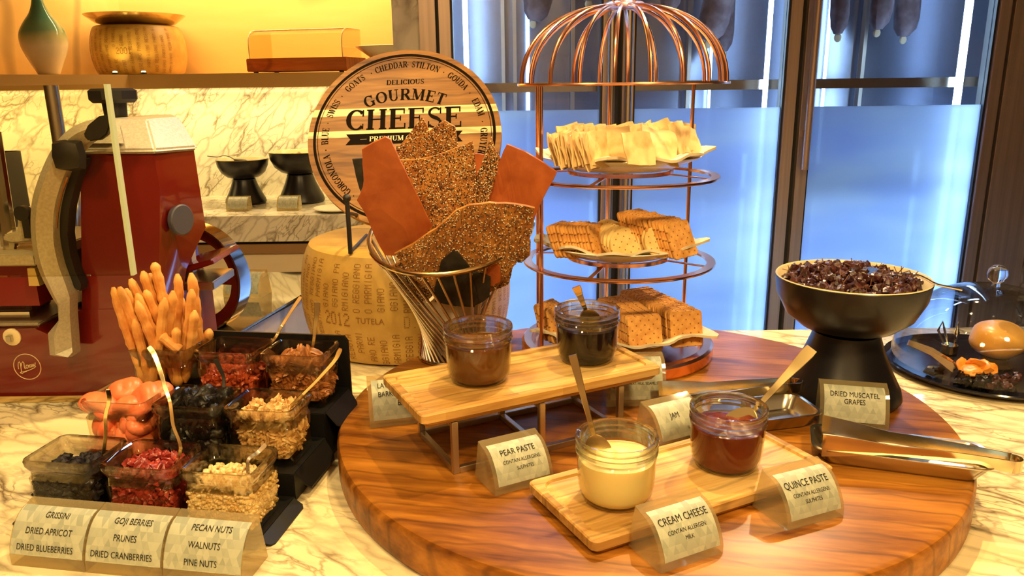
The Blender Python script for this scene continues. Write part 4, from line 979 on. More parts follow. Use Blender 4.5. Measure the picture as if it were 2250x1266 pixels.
def bumpy_flat(seed):
    rr = random.Random(seed); n = 5; s = .052; vs = []; fs = []; ph = [rr.uniform(0, 6) for _ in range(4)]
    w = s*rr.uniform(.85, 1.05); h = s*rr.uniform(.9, 1.15)
    for q in (-1, 1):
        for j in range(n+1):
            for i in range(n+1):
                u, v = i/n-.5, j/n-.5; z = .0022*math.sin(5*u+ph[0])*math.sin(4*v+ph[1])+.001*math.sin(11*u+ph[2]+9*v)
                vs.append((u*w*(1+.05*math.sin(6*v+ph[3])), v*h*(1+.04*math.sin(5*u+ph[0])), z+q*.0011))
    m = (n+1)**2
    for j in range(n):
        for i in range(n):
            a = j*(n+1)+i; fs.append((a, a+n+1, a+n+2, a+1)); fs.append((m+a, m+a+1, m+a+n+2, m+a+n+1))
    edge = [i for i in range(n)]+[i*(n+1)+n for i in range(n)]+[n*(n+1)+n-i for i in range(n)]+[(n-i)*(n+1) for i in range(n)]
    for i in range(len(edge)): a, b = edge[i], edge[(i+1) % len(edge)]; fs.append((a, b, m+b, m+a))
    return MB().add(vs, fs).mesh('flatbread', M_flat)
flats = [bumpy_flat(i) for i in range(5)]
def place(me, nm, loc, nrm, spin=0, label='', cat='cracker', group=None, s=1):
    """standing slice: nrm = face normal"""
    o = bpy.data.objects.new(nm, me); LK(o); n = V3(nrm).normalized()
    up = V3((0, 0, 1)); x = up.cross(n); x = x.normalized() if x.length > 1e-4 else V3((1, 0, 0)); y = n.cross(x)
    o.matrix_world = Matrix(((x.x, y.x, n.x, loc[0]), (x.y, y.y, n.y, loc[1]), (x.z, y.z, n.z, loc[2]), (0, 0, 0, 1))) @ RZ(spin) @ Matrix.Scale(s, 4)
    tag(o, label, cat, group); return o
def stack(me, nm, n, p0, p1, nrm, label, group, front=None, tilt=0, jit=.0015, spin=0, cat='cracker', s=1):
    p0 = V3(p0); p1 = V3(p1); nn = V3(nrm).normalized()
    for i in range(n):
        f = i/(n-1); q = p0.lerp(p1, f)+V3((rnd.uniform(-jit, jit), rnd.uniform(-jit, jit), rnd.uniform(-jit, jit)*.5))
        v = nn+V3((rnd.uniform(-.04, .04), rnd.uniform(-.04, .04), 0))
        last = (i == n-1 and front); lb_ = label if isinstance(label, str) else label(i, n)
        place(me if not isinstance(me, list) else me[i % len(me)], nm, q, v, spin+rnd.uniform(-.05, .05), front if last else lb_, cat, None if last else group, s)
# middle tier
zc = P2+.009+.0275
def W(px, py, z): return az(px, py, z)
a = W(1232, 526, zc); b = W(1316, 528, zc)
stack(sq_me, 'square_cracker', 14, a, b, (.80, -.58, .36), lambda i, n: 'square cracker, %s from the left in the left fan on the middle tier' % ORD[i], 'left fan of square crackers on middle tier', 'square cracker facing out at the right end of the middle tier left fan')
a = W(1398, 508, zc+.018); b = W(1498, 527, zc+.004)
stack(sq_big, 'square_cracker', 15, a+V3((0, .03, 0)), b, (.60, -.72, .42), lambda i, n: 'square cracker, %s from the left in the right fan on the middle tier' % ORD[i], 'right fan of square crackers on middle tier', 'dotted square cracker facing out at the end of the middle tier right fan')
zq = P2+.009+.027
b = V3(ay(1376, 537, 1.205))
stack(rd_me, 'round_cracker', 8, b+V3((-.022, .055, .004)), b, (.12, -.9, .42), lambda i, n: 'round pale cracker, %s behind the left front round cracker' % ORD[n-2-i], 'round crackers lined up on the middle tier', 'round dotted pale cracker facing out, left of the two', spin=.3)
b = V3(ay(1453, 530, 1.200))
stack(rd_me, 'round_cracker', 5, b+V3((-.008, .03, .003)), b, (.22, -.9, .42), lambda i, n: 'round pale cracker, %s behind the right front round cracker' % ORD[n-2-i], 'round crackers behind the right one on middle tier', 'round dotted pale cracker facing out, right of the two', spin=.9)
# bottom tier
zb = P3+.009+.03
a = W(1202, 700, zb); b = W(1228, 712, zb)
stack(sq_big, 'square_cracker', 6, a, b, (.8, -.6, .3), lambda i, n: 'square cracker, %s from the left in the short left row, bottom tier' % ORD[i], 'short left row of square crackers on bottom tier')
b = W(1418, 735, zb-.0)
stack(sq_big, 'square_cracker', 22, b+V3((-.035, .125, 0)), b, (.30, -.92, .25), lambda i, n: 'square cracker, %s behind the front one, bottom tier middle row' % ORD[max(n-2-i, 0)], 'middle row of square crackers on bottom tier', 'dotted square cracker facing out at the front of the bottom middle row', jit=.001)
b = W(1507, 722, zb+.0)
stack(sq_big, 'square_cracker', 26, b+V3((-.06, .135, .004)), b, (.30, -.92, .25), lambda i, n: 'square cracker, %s behind the front one, bottom tier right row' % ORD[max(n-2-i, 0)], 'long right row of square crackers on bottom tier', 'dotted square cracker facing out at the front of the bottom right row', jit=.001)
# top tier flatbreads
zf = P1+.015+.026
for i in range(17):
    f = i/16; p = W(1222+f*95, 327+f*4, zf); nn = (.93-.25*f+rnd.uniform(-.1, .1), -.33-.2*f, .28+rnd.uniform(-.1, .1))
    place(flats[i % 5], 'flatbread_cracker', p+V3((0, rnd.uniform(-.008, .008), rnd.uniform(-.003, .003))), nn, rnd.uniform(-.1, .1), 'thin flatbread square, %s from the left among those on edge, top tier' % ORD[i], 'flatbread', 'flatbread squares on edge, left half of top tier')
for i in range(15):
    f = i/14; p = W(1262+f*245, 314-f*4, zf+.008)+V3((0, .045+rnd.uniform(-.008, .008), rnd.uniform(-.004, .004)))
    place(flats[i % 5], 'flatbread_cracker', p, (.7+rnd.uniform(-.3, .3), -.6, .35), rnd.uniform(-.2, .2), 'thin flatbread square, %s from the left in the top tier back row' % ORD[i], 'flatbread', 'flatbread squares in the back row of top tier')
for i, (x, y, nn, sp_, s, lb) in enumerate(((1352, 329, (.25, -.95, .25), .02, 1.12, 'large flatbread square facing out near centre of the top tier'), (1404, 334, (.35, -.85, .5), -.05, 1.0, 'flatbread square facing out right of the large centre one'),
        (1452, 327, (.45, -.7, .7), -.4, 1.15, 'flatbread square lying tilted right of centre on the top tier'), (1500, 308, (.3, -.85, .4), -.12, 1.1, 'large flatbread square standing highest at right of top tier'), (1522, 318, (.55, -.6, .5), -.25, 1.0, 'flatbread square at the right end of top tier behind the highest one'), (1432, 322, (.5, -.8, .5), -.2, 1.0, 'flatbread square tucked behind the tilted one on top tier'))):
    p = W(x, y-7, zf+.004)+V3((0, .004+.012*(i > 3)+.01*(i == 5), 0)); place(flats[i % 5], 'flatbread_cracker', p, nn, sp_, lb, 'flatbread', None, s)

# ---- wire basket of bark
bk = thing('wire_basket', 'flared steel wire basket holding seeded and plain bark sheets', 'basket', (-.113, 1.275, BT))
rc = V3((.012, .0, .278-BT)); RR = .1375
nrm = V3((-.10, -.34, .93)).normalized(); ux = V3((1, 0, 0)); ux = (ux-nrm*ux.dot(nrm)).normalized(); uy = nrm.cross(ux)
def rimp(a): return rc+ux*RR*math.cos(a)+uy*RR*math.sin(a)
part('rim', MB().tube([rimp(2*PI*i/64) for i in range(64)], .0042, 10, True), M_gold, bk)
part('base_ring', MB().tube([(.047*math.cos(2*PI*i/40), .047*math.sin(2*PI*i/40), .004) for i in range(40)], .0035, 8, True), M_steel, bk)
for i in range(34):
    a = 2*PI*i/34; b = a+R_(88); p = rimp(a); q = V3((.047*math.cos(b), .047*math.sin(b), .004))
    part('wire', MB().tube([q, q.lerp(p, .5), p], .0024, 7), M_steel, bk)
def wv(r, z, a, j): return (r*(1+.05*math.sin(5*a+j*.7)+.03*math.sin(9*a+2*j)), z+(.010*math.sin(4*a+1)+.006*math.sin(7*a) if j > 3 else .002*math.sin(6*a+j)))
tag(part('napkin', MB().lathe([(0, .012), (.030, .012), (.033, .035), (.040, .07), (.055, .105), (.066, .125), (.068, .130), (.060, .128), (.048, .105), (.033, .07), (.0, .05)], 60, wob=wv), M_cloth, None, loc=(-.106, 1.272, BT)), 'crumpled cream napkin lining the wire basket', 'napkin')
def plane_pt(px, py, a, b, c):       # plane Y = a + b*z + c*x
    d = ray(px, py); t = (a+b*CAMZ)/(d.y-b*d.z-c*d.x); return O+d*t
def bark(label, poly, abc, m, seeds=0, seed=0, th=.0042, group=None, ks=0):
    a, b, c = abc; rr = random.Random(seed)
    pts = [plane_pt(x, y, a, b, c) for x, y in poly]
    n = V3((c, -1, b)).normalized()
    if n.y > 0: n = -n
    # densify the outline with small ragged steps
    dn = []
    for i, p in enumerate(pts):
        q = pts[(i+1) % len(pts)]; k = max(1, int((q-p).length/.012)); side = (q-p).cross(n).normalized()
        for j in range(k): dn.append(p.lerp(q, j/k)+(side*rr.uniform(-.0007, .0007) if j else V3()))
    cen = sum(dn, V3())/len(dn)
    bm = bmesh.new(); vs = [bm.verts.new(p-cen) for p in dn]; bm.faces.new(vs)
    bmesh.ops.triangulate(bm, faces=bm.faces[:]); bmesh.ops.subdivide_edges(bm, edges=[e for e in bm.edges if not e.is_boundary], cuts=2, use_grid_fill=True); bmesh.ops.triangulate(bm, faces=bm.faces[:])
    ph = [rr.uniform(0, 6) for _ in range(4)]
    def dsp(p): return .0028*math.sin(p.x*32+ph[0])*math.sin(p.z*27+ph[1])+.0012*math.sin(p.x*70+p.z*60+ph[2])
    for v in bm.verts: v.co += n*dsp(v.co)
    fr_ = [[v.co.copy() for v in f.verts] for f in bm.faces]
    ex = bmesh.ops.extrude_face_region(bm, geom=bm.faces[:]); 
    for v in [g for g in ex['geom'] if isinstance(g, bmesh.types.BMVert)]: v.co -= n*th
    bmesh.ops.recalc_face_normals(bm, faces=bm.faces); me = bpy.data.meshes.new('bark'); bm.to_mesh(me); bm.free(); me.materials.append(m)
    t = bpy.data.objects.new('bark_sheet', me); LK(t); t.location = cen; tag(t, label, 'bark', group)
    if seeds:
        ar = [((q[1]-q[0]).cross(q[2]-q[0])).length for q in fr_]; tot = sum(ar); ux = n.orthogonal().normalized(); uy = n.cross(ux)
        for nm, mt, cnt in (('white_seeds', M_ses, seeds), ('black_seeds', M_sesk, int(seeds*2.6))):
            mb = MB()
            for q in rr.choices(fr_, ar, k=cnt):
                u, v = rr.random(), rr.random()
                if u+v > 1: u, v = 1-u, 1-v
                p = q[0]+(q[1]-q[0])*u+(q[2]-q[0])*v+n*.0006; an = rr.uniform(0, 6.28); L = .0016*rr.uniform(.8, 1.2) if nm[0] == 'w' else .0013*rr.uniform(.6, 1.3); w_ = L*.52
                e = ux*math.cos(an)+uy*math.sin(an); g = n.cross(e); h = n*.0009
                mb.add([p+e*L, p+g*w_, p-e*L*.8, p-g*w_, p+h], [(0, 1, 4), (1, 2, 4), (2, 3, 4), (3, 0, 4)])
            part(nm, mb, mt, t, smooth=False, kind='stuff')
    return t
# plane parameters: Y = a + b*z (+ c*x); larger a = further back
bark('big seeded bark sheet lying across the front of the basket rim', [(866, 561), (905, 540), (958, 503), (1001, 465), (1031, 452), (1075, 446), (1131, 450), (1175, 457), (1171, 490), (1163, 530), (1135, 580), (1085, 640), (1040, 662), (960, 652), (905, 610)], (1.292, -.5, 0), M_seedb, 1000, 1)
bark('seeded bark sheet poking out left through the basket wires', [(831, 584), (846, 590), (880, 575), (930, 592), (960, 640), (930, 672), (900, 662), (878, 630), (853, 600)], (1.27, -.3, 0), M_seedb, 300, 2)
bark('seeded bark sheet low at the right inside of the basket', [(1140, 520), (1166, 530), (1165, 560), (1148, 565), (1146, 577), (1130, 577), (1118, 625), (1085, 640), (1078, 600), (1105, 555)], (1.30, -.4, 0), M_seedb, 220, 3)
bark('tall plain red brown bark sheet at left of basket', [(795, 329), (819, 315), (847, 304), (856, 309), (879, 355), (905, 405), (950, 498), (905, 542), (866, 564), (846, 562), (828, 530), (806, 478), (784, 441), (797, 412), (799, 398), (796, 362)], (1.305, -.45, 0), M_bark, 0, 4)
bark('broad seeded bark sheet standing in the basket centre', [(877, 352), (915, 350), (955, 342), (998, 327), (1038, 310), (1043, 339), (1045, 378), (1046, 445), (1050, 600), (960, 620), (925, 560), (905, 420)], (1.255, -.15, 0), M_seedb, 1050, 5)
bark('pointed seeded bark piece rising at top left of basket', [(862, 340), (895, 300), (928, 257), (938, 276), (948, 309), (956, 345), (950, 420), (900, 420)], (1.295, -.15, 0), M_seedb, 300, 6)
bark('round topped seeded bark piece at top centre of basket', [(940, 292), (958, 276), (977, 265), (1000, 279), (1006, 319), (1002, 360), (985, 430), (945, 420)], (1.315, -.15, 0), M_seedb, 300, 7)
bark('narrow spiky seeded bark piece before the right plain sheet', [(1080, 300), (1087, 325), (1100, 347), (1086, 400), (1070, 450), (1062, 520), (1040, 520), (1045, 392), (1066, 345), (1072, 318)], (1.275, -.15, 0), M_seedb, 330, 8)
bark('plain red brown bark sheet leaning out at right', [(1114, 317), (1154, 335), (1224, 378), (1204, 415), (1184, 455), (1165, 500), (1120, 560), (1062, 520), (1061, 443), (1086, 378)], (1.283, -.2, -.35), M_bark, 0, 9)
bark('small plain red brown bark corner between the seeded pieces', [(1040, 338), (1063, 341), (1058, 362), (1046, 400), (1042, 440), (1030, 440)], (1.33, -.15, 0), M_bark, 0, 10)
bark('black bark piece peeking out behind the left plain sheet', [(774, 350), (800, 348), (840, 350), (840, 450), (815, 470), (789, 415), (781, 385)], (1.32, -.2, 0), M_charc, 0, 11)
bark('black charcoal bark piece inside the basket front, larger one', [(969, 576), (997, 553), (1007, 558), (1022, 576), (1034, 590), (1050, 662), (1042, 677), (1000, 674), (956, 662), (954, 638)], (1.284, -.5, 0), M_charc, 0, 12, ks=8)
bark('black charcoal bark piece inside the basket front, smaller right one', [(1040, 598), (1060, 601), (1078, 609), (1076, 650), (1060, 664), (1046, 672), (1036, 640)], (1.287, -.5, 0), M_charc, 0, 13)
bark('plain red brown bark scrap behind the basket front rim', [(1040, 572), (1060, 560), (1073, 574), (1100, 588), (1099, 619), (1080, 630), (1050, 606)], (1.2885, -.5, 0), M_bark, 0, 14)
bark('black bark piece glimpsed behind the seeded centre sheet at left', [(868, 335), (880, 322), (884, 350), (880, 400), (868, 380)], (1.34, -.15, 0), M_charc, 0, 15)

# ---- pedestal bowl of dried grapes
PX_, PY_ = .491, 1.082
t = pedestal('pedestal_bowl', 'large black pedestal bowl of dried grapes with cream inside, on round board', (PX_, PY_, BT), 1.0)
gm = [blob((.0075, .006, .005), 20+i, 8, 6, .35).mesh('dried_grape', M_grape) for i in range(5)]
tw = MB().tube([(0, 0, 0), (.004, .002, .008), (.002, .006, .018)], .0006, 5).tube([(.004, .002, .008), (.009, -.002, .015)], .0005, 5).mesh('grape_stem', M_twig)
tag(part('dried_grape_bed', MB().lathe([(0, .113), (.058, .119), (.080, .134), (.094, .158), (.090, .168), (.065, .175), (0, .184)], 40, wob=lambda r, z, a, j: (r, z+(.003*math.sin(6*a+j) if j > 3 else 0))), M_grape, None, loc=(PX_, PY_, BT), kind='stuff'), 'mass of dried grapes under the top layer in the large bowl', 'dried grapes')
for i in range(230):
    a = rnd.uniform(0, 2*PI); r = .091*math.sqrt(rnd.random()); z = .174+.016*(1-(r/.09)**2)+rnd.uniform(-.003, .007)
    o = bpy.data.objects.new('dried_grape', gm[i % 5]); LK(o); o.location = (PX_+r*math.cos(a), PY_+r*math.sin(a), BT+z); o.rotation_euler = (rnd.random()*6, rnd.random()*6, rnd.random()*6); o.scale = (rnd.uniform(.8, 1.35),)*3
    tag(o, 'dark wrinkled dried grape in the large black pedestal bowl', 'dried grape', 'dried grapes in the large bowl')
    if i < 60:
        o2 = part('stem', tw, M_twig, o); o2.rotation_euler = (rnd.random()*6, rnd.random()*6, 0)
tp = ay(1893, 596, 1.06); te = ay(2112, 637, .98)
spoon('polished spoon resting across the rim of the dried grape bowl', ay(1870, 588, 1.085), ay(2115, 637, 1.0), (0.1, -.1, 1), M_chrome, .021, .032, .006, bend=.010)

# ---- trays, stand and jars
def wood_tray(nm, label, c, L=.336, Wd=.142, z=BT, th=.018, rz=R_(26)):
    t = thing(nm, label, 'serving tray', (c[0], c[1], z), rz)
    hx, hy = L/2, Wd/2
    rg = [rr_ring(hx-.008, hy-.006, .006, 0, 4), rr_ring(hx-.003, hy-.002, .008, .006, 4), rr_ring(hx, hy, .008, .007, 4), rr_ring(hx, hy, .008, th-.0015, 4), rr_ring(hx-.0015, hy-.0015, .008, th, 4), rr_ring(hx-.011, hy-.011, .016, th, 4), rr_ring(hx-.0125, hy-.0125, .015, th-.003, 4), rr_ring(hx-.017, hy-.017, .013, th-.003, 4), rr_ring(hx-.019, hy-.019, .012, th-.0035, 4)]
    part('board', MB().loft(rg), M_tray, t, bevel=0); return t
U26 = R_(26.5)
def uv(o, u, v, a=U26): return V3((o[0]+u*math.cos(a)-v*math.sin(a), o[1]+u*math.sin(a)+v*math.cos(a), 0))
# lower tray and raised tray
wood_tray('wooden_tray', 'pale wooden tray lying on the board under the cream cheese jar', (.1965, .815), z=BT, rz=U26)
ZU = .1195
wood_tray('wooden_tray', 'pale wooden tray raised on a steel frame under two jars', (.0135, .9765), L=.346, Wd=.152, z=ZU, rz=U26)
fo = (-.072, .858)
t = thing('tray_frame', 'square tube steel frame carrying the raised wooden tray', 'stand', (fo[0], fo[1], BT), U26)
hz = ZU-BT-.0006; B_ = .004; dv = .118
for u in (0, .12, .24):
    for v in (0, dv): part('leg', MB().box(u-B_, u+B_, v-B_, v+B_, 0, hz), M_steelb, t, smooth=False, bevel=.0008)
    for z0 in (0, hz-.008): part('cross_bar', MB().box(u-B_, u+B_, B_, dv-B_, z0, z0+.008), M_steelb, t, smooth=False, bevel=.0008)
for v in (0, dv): part('rail', MB().box(B_, .24-B_, v-B_, v+B_, 0, .008), M_steelb, t, smooth=False, bevel=.0008)

def round_jar(label, c, z, fill, m, clabel, ccat, wave=.003, fh=.052):
    H = .075
    t = thing('glass_jar', label, 'jar', (c[0], c[1], z))
    out = [(0, .0), (.034, .0), (.0375, .003), (.0405, .010), (.0420, .020), (.0432, .045), (.0436, .052), (.0420, .0545), (.0452, .0575), (.0452, .0595), (.0432, .0615), (.0452, .0640), (.0452, .0655), (.0440, .0675), (.0452, .0695), (.0456, .0725), (.0448, .0748), (.0430, .0750)]
    inn = [(.0408, .0735), (.0405, .066), (.0400, .052), (.0395, .03), (.0385, .014), (.035, .006), (.028, .0045), (0, .004)]
    part('glass_body', MB().lathe(out[:9], 64), M_glassr, t); part('threaded_rim', MB().lathe(out[8:]+inn[:3]+[out[8]], 72), M_rimglass, t)
    pr = [(0, .0030), (.0330, .0032), (.0366, .0062), (.0394, .0125), (.0410, .028), (.0416, fh-.006), (.0412, fh-.001), (.034, fh+.001), (.024, fh+.002), (.012, fh+.003), (0, fh+.0035)]
    def wb(r, zq, a, j): return (r, zq+(wave*(math.sin(2*a+j)+.6*math.sin(5*a+1.7*j)) if j > 6 else (0 if j < 6 else wave*.5*math.sin(3*a))))
    tag(part(fill, MB().lathe(pr, 48, wob=wb), m, None, loc=(c[0], c[1], z)), clabel, ccat)
    return t
ZJ = ZU+.0146; ZL = BT+.0146
JP = (-.045, .958); JB = (.104, 1.028); JC = (.112, .772); JQ = (.254, .846)
round_jar('glass jar of brown pear paste, left on the raised tray', JP, ZJ, 'pear_paste', M_pear, 'brown pear paste filling the left jar of the raised tray', 'fruit paste', .0028)
round_jar('glass jar of black jam, right on the raised tray', JB, ZJ, 'black_jam', M_bjam, 'glossy black jam in the right jar of the raised tray', 'jam', .0004, .050)
round_jar('glass jar of pale cream cheese on the low tray', JC, ZL, 'cream_cheese', M_cc, 'pale yellow cream cheese in the front jar', 'cream cheese', .0015, .050)
round_jar('glass jar of dark red quince paste on the low tray', JQ, ZL, 'quince_paste', M_quin, 'dark red quince paste in the right front jar', 'fruit paste', .0022, .051)
spoon('steel spoon standing upright in the black jam jar', (JB[0]+.012, JB[1]+.005, ZJ+.035), ay(1266, 630, 1.02), (0, -1, .1), M_gold, .016, .024, .013, bend=.004)
spoon('long handled spoon standing in the cream cheese jar', (JC[0]-.014, JC[1]+.004, ZL+.03), ay(1258, 780, .80), (0, -1, .1), M_gold, .016, .024, .010, bend=.002)
spoon('large brass toned spoon leaning right in the quince paste jar', (JQ[0]+.002, JQ[1]+.004, ZL+.030), ay(1784, 766, .90), (-.2, -.9, .8), M_gold, .020, .028, .017, bend=.003)

# sign holders on the board
def at27(x, y): return (x, y, BT)
S1, S2 = .0108, .0060
holder([('PEAR PASTE', S1, .62, 0), ('CONTAIN ALLERGENS:', S2, .44, .002), ('SULPHITES', S2, .28, .004)], 'acrylic sign reading PEAR PASTE standing before the steel frame', at27(.012, .818), R_(27))
holder([('CREAM CHEESE', S1, .62, 0), ('CONTAIN ALLERGEN:', S2, .44, 0), ('MILK', S2, .30, 0)], 'acrylic sign reading CREAM CHEESE at the front of the board', at27(.1745, .668), R_(26))
holder([('QUINCE PASTE', S1, .60, -.002), ('CONTAIN ALLERGENS:', S2, .42, 0), ('SULPHITES', S2, .28, 0)], 'acrylic sign reading QUINCE PASTE at the right end of the low tray', at27(.322, .736), R_(22))
holder([('JAM', .0105, .5, -.006)], 'acrylic sign reading JAM half hidden behind the cream cheese jar', at27(.222, .928), R_(26))
holder([('CONTAIN ALLERGENS:', .0058, .5, .004), ('GLUTEN, WHEAT, MILK, SESAME, SOY', .0053, .34, .002)], 'acrylic allergen sign at the foot of the copper stand', at27(.180, 1.052), R_(1), w=.088, H=.066, D=.05)
holder([('LAVOSH,', .0105, .74, -.014), ('BARK, CH', .0105, .54, -.012), ('BARK', .0105, .32, .006)], 'acrylic sign reading LAVOSH partly behind the raised tray', at27(-.156, .998), R_(13), w=.088, H=.058, D=.05)
holder([('DRIED MUSCATEL', .0098, .64, 0), ('GRAPES', .0098, .46, 0)], 'acrylic sign reading DRIED MUSCATEL GRAPES before the large pedestal bowl', at27(.461, .966), R_(-14), w=.088, H=.052, D=.044)

# tongs and steel trays
def steel_tray(label, c, rz):
    t = thing('steel_tray', label, 'tray', (c[0], c[1], BT), rz)
    part('pan', MB().loft([rr_ring(.082, .026, .012, .0, 5), rr_ring(.086, .029, .014, .003, 5), rr_ring(.097, .037, .016, .020, 5), rr_ring(.100, .040, .017, .0215, 5), rr_ring(.100, .040, .017, .0228, 5), rr_ring(.096, .036, .016, .0222, 5), rr_ring(.086, .028, .013, .005, 5), rr_ring(.080, .024, .011, .0025, 5)]), M_steel, t); return t
steel_tray('stainless rest tray holding tongs at the right of the board', (.472, .870), R_(-19))
steel_tray('stainless rest tray mostly hidden behind the quince jar', (.318, .985), R_(12))
def tongs(label, loc, rz):
    t = thing('tongs', label, 'tongs', loc, rz)
    # local: x from tips (0) to loop (L), arms splayed in y, strip width in z
    def arm(s):
        pts = []; Wd = []
        for i in range(17):
            f = i/16; x = .205*f
            y = s*(.0095+.017*(1-f)**1.3)
            z = .026-.002*f+(.010*math.sin(PI*f))*.35
            pts.append((x, y, z))
            Wd.append(.014+.019*max(0, 1-f/.34)**.7 if f < .34 else .014+.003*(f-.3))
        return pts, Wd
    for s, nm in ((1, 'arm'), (-1, 'arm')):
        pts, Wd = arm(s)
        part('arm', MB().sweep(pts, Wd, .0016, (0, .18*s, 1)), M_gold if False else M_steelg, t)
    p1 = arm(1)[0][-1]
    lp = [(.2045+.010*math.sin(PI*i/12)*1.0, .0095*math.cos(PI*i/12)*(1), p1[2]) for i in range(13)]
    part('loop', MB().sweep(lp, .0155, .0016, (0, 0, 1)), M_steelg, t); return t
M_steelg = P('warm_polished_steel', (.74, .62, .38), .14, 1)
tl = az(1806, 962, .078)
tongs('steel serving tongs lying across the right rest tray', (tl.x, tl.y, BT+.0035), R_(-21))
tl = az(1458, 892, .07)
tongs('steel serving tongs partly hidden behind the quince jar', (tl.x+.004, tl.y, BT+.0035), R_(14))

# ================================================================== CLOCHE AT RIGHT
KX, KY = .85, 1.312
t = thing('cloche_plate', 'round black plate under a clear domed cover at the right edge', 'plate', (KX, KY, .0006))
part('plate', MB().lathe([(0, 0), (.14, 0), (.160, .006), (.167, .012), (.1655, .014), (.156, .009), (.14, .005), (0, .005)], 72), P('glossy_black_plate', (.012, .012, .02), .12), t)
t = thing('cloche', 'clear acrylic dome cover with ball knob at the right edge', 'dome cover', (KX, KY, .0085))
dm = [(.154, 0), (.1545, .012)]+[(.153*math.cos(a)**.8, .012+.135*math.sin(a)) for a in [PI/2*i/14 for i in range(1, 14)]]+[(0, .147)]
part('dome', MB().lathe([(r*.985, z) for r, z in dm[:-1]][::-1]+[(.157, 0)]+dm, 72), M_cloche, t)
m, nt, b = newmat('clear_knob'); b.inputs['Base Color'].default_value = (1, 1, 1, 1); b.inputs['Transmission Weight'].default_value = 1; b.inputs['Roughness'].default_value = .02; b.inputs['IOR'].default_value = 1.48
part('knob', MB().lathe([(0, .147), (.007, .147), (.006, .153), (.0135, .159), (.0165, .168), (.0145, .178), (.008, .184), (0, .1855)], 28), m, t)
q = ay(2203, 752, 1.30)
zpl = .0062
bf = MB().ball((0, 0, 0), (.047, .045, .034), 28, 18, lambda d: 1+.04*math.sin(3*d.x+2*d.y)+.03*math.sin(5*d.z+3*d.x))
tag(part('roast_fruit', bf, noisy('golden_skin', (.62, .30, .05), (.80, .46, .12), 16, .3, .3, .003), None, loc=(q.x, 1.315, zpl+.05)), 'large golden brown rounded fruit under the clear dome', 'fruit')
tag(part('fruit_stand', MB().lathe([(0, 0), (.028, 0), (.03, .003), (.022, .008), (.024, .018), (0, .018)], 24), P('dark_glaze', (.05, .03, .02), .2), None, loc=(q.x, 1.315, zpl-.0)), 'small dark dish under the golden fruit inside the dome', 'dish')
M_apro = noisy('orange_apricot_flesh', (.85, .26, .02), (.95, .40, .06), 25, .35, .4, .003)
am = [blob((.017, .014, .006), 60+i, 12, 8, .22).mesh('dried_apricot', M_apro) for i in range(3)]
for i, (x, y, z) in enumerate(((2118, 806, .03), (2140, 800, .036), (2160, 808, .032), (2133, 815, .03), (2172, 812, .026))):
    p = az(x, y, z); o = bpy.data.objects.new('dried_apricot', am[i % 3]); LK(o); o.location = p; o.rotation_euler = (.4+rnd.random()*.5, rnd.uniform(-.6, .6), rnd.random()*6); tag(o, 'orange dried apricot on the fruit pile under the clear dome', 'dried apricot', 'dried apricots under the dome')
pm = [blob((.009, .007, .006), 70+i, 8, 6, .4).mesh('prune', M_prune) for i in range(3)]
for i in range(46):
    p = az(2105+rnd.uniform(0, 70), 832+rnd.uniform(-14, 14), .012+rnd.uniform(0, .012)); o = bpy.data.objects.new('raisin', pm[i % 3] if i < 26 else gm[i % 5]); LK(o)
    if i >= 26: p = az(2165+rnd.uniform(0, 70), 838+rnd.uniform(-14, 16), .012+rnd.uniform(0, .008))
    o.location = p; o.rotation_euler = (rnd.random()*6, rnd.random()*6, 0); tag(o, ['black raisin in the pile on the plate under the clear dome', 'reddish dried berry in the pile on the plate under the clear dome'][i >= 26], 'dried fruit', ['black raisins under the dome', 'reddish dried berries under the dome'][i >= 26])
o = bpy.data.objects.new('prune', pm[0]); LK(o); o.location = az(2052, 815, .014); o.scale = (1.7, 1.4, 1.2); tag(o, 'single black prune alone on the plate under the clear dome', 'prune')
p0 = az(1995, 752, .05); p1 = az(2100, 812, .014)
t = thing('small_tongs', 'small steel tongs leaning inside the clear dome', 'tongs', p1)
part('arm', shift(MB().sweep([p1, p1.lerp(p0, .5)+V3((0, 0, .004)), p0], [.016, .008, .010], .0016, (0, .3, 1)), p1), M_chrome, t)
part('arm', shift(MB().sweep([p1+V3((.006, .02, 0)), p1.lerp(p0, .5)+V3((.004, .010, .008)), p0], [.016, .008, .010], .0016, (0, .3, 1)), p1), M_chrome, t)
pA = az(2085, 775, .008)
t = thing('small_stand_clip', 'small steel looped clip standing on the plate under the dome', 'clip', pA)
part('base', MB().lathe([(0, 0), (.014, 0), (.014, .016), (0, .016)], 20), M_gold, t)
part('loop', MB().tube([(-.010, 0, .014), (-.026, 0, .045), (-.020, 0, .062), (-.014, 0, .045), (-.004, 0, .016)], .0022, 6).tube([(.010, 0, .014), (.006, .0, .040), (.009, 0, .06), (.013, 0, .04), (.010, 0, .016)], .0022, 6), M_chrome, t)

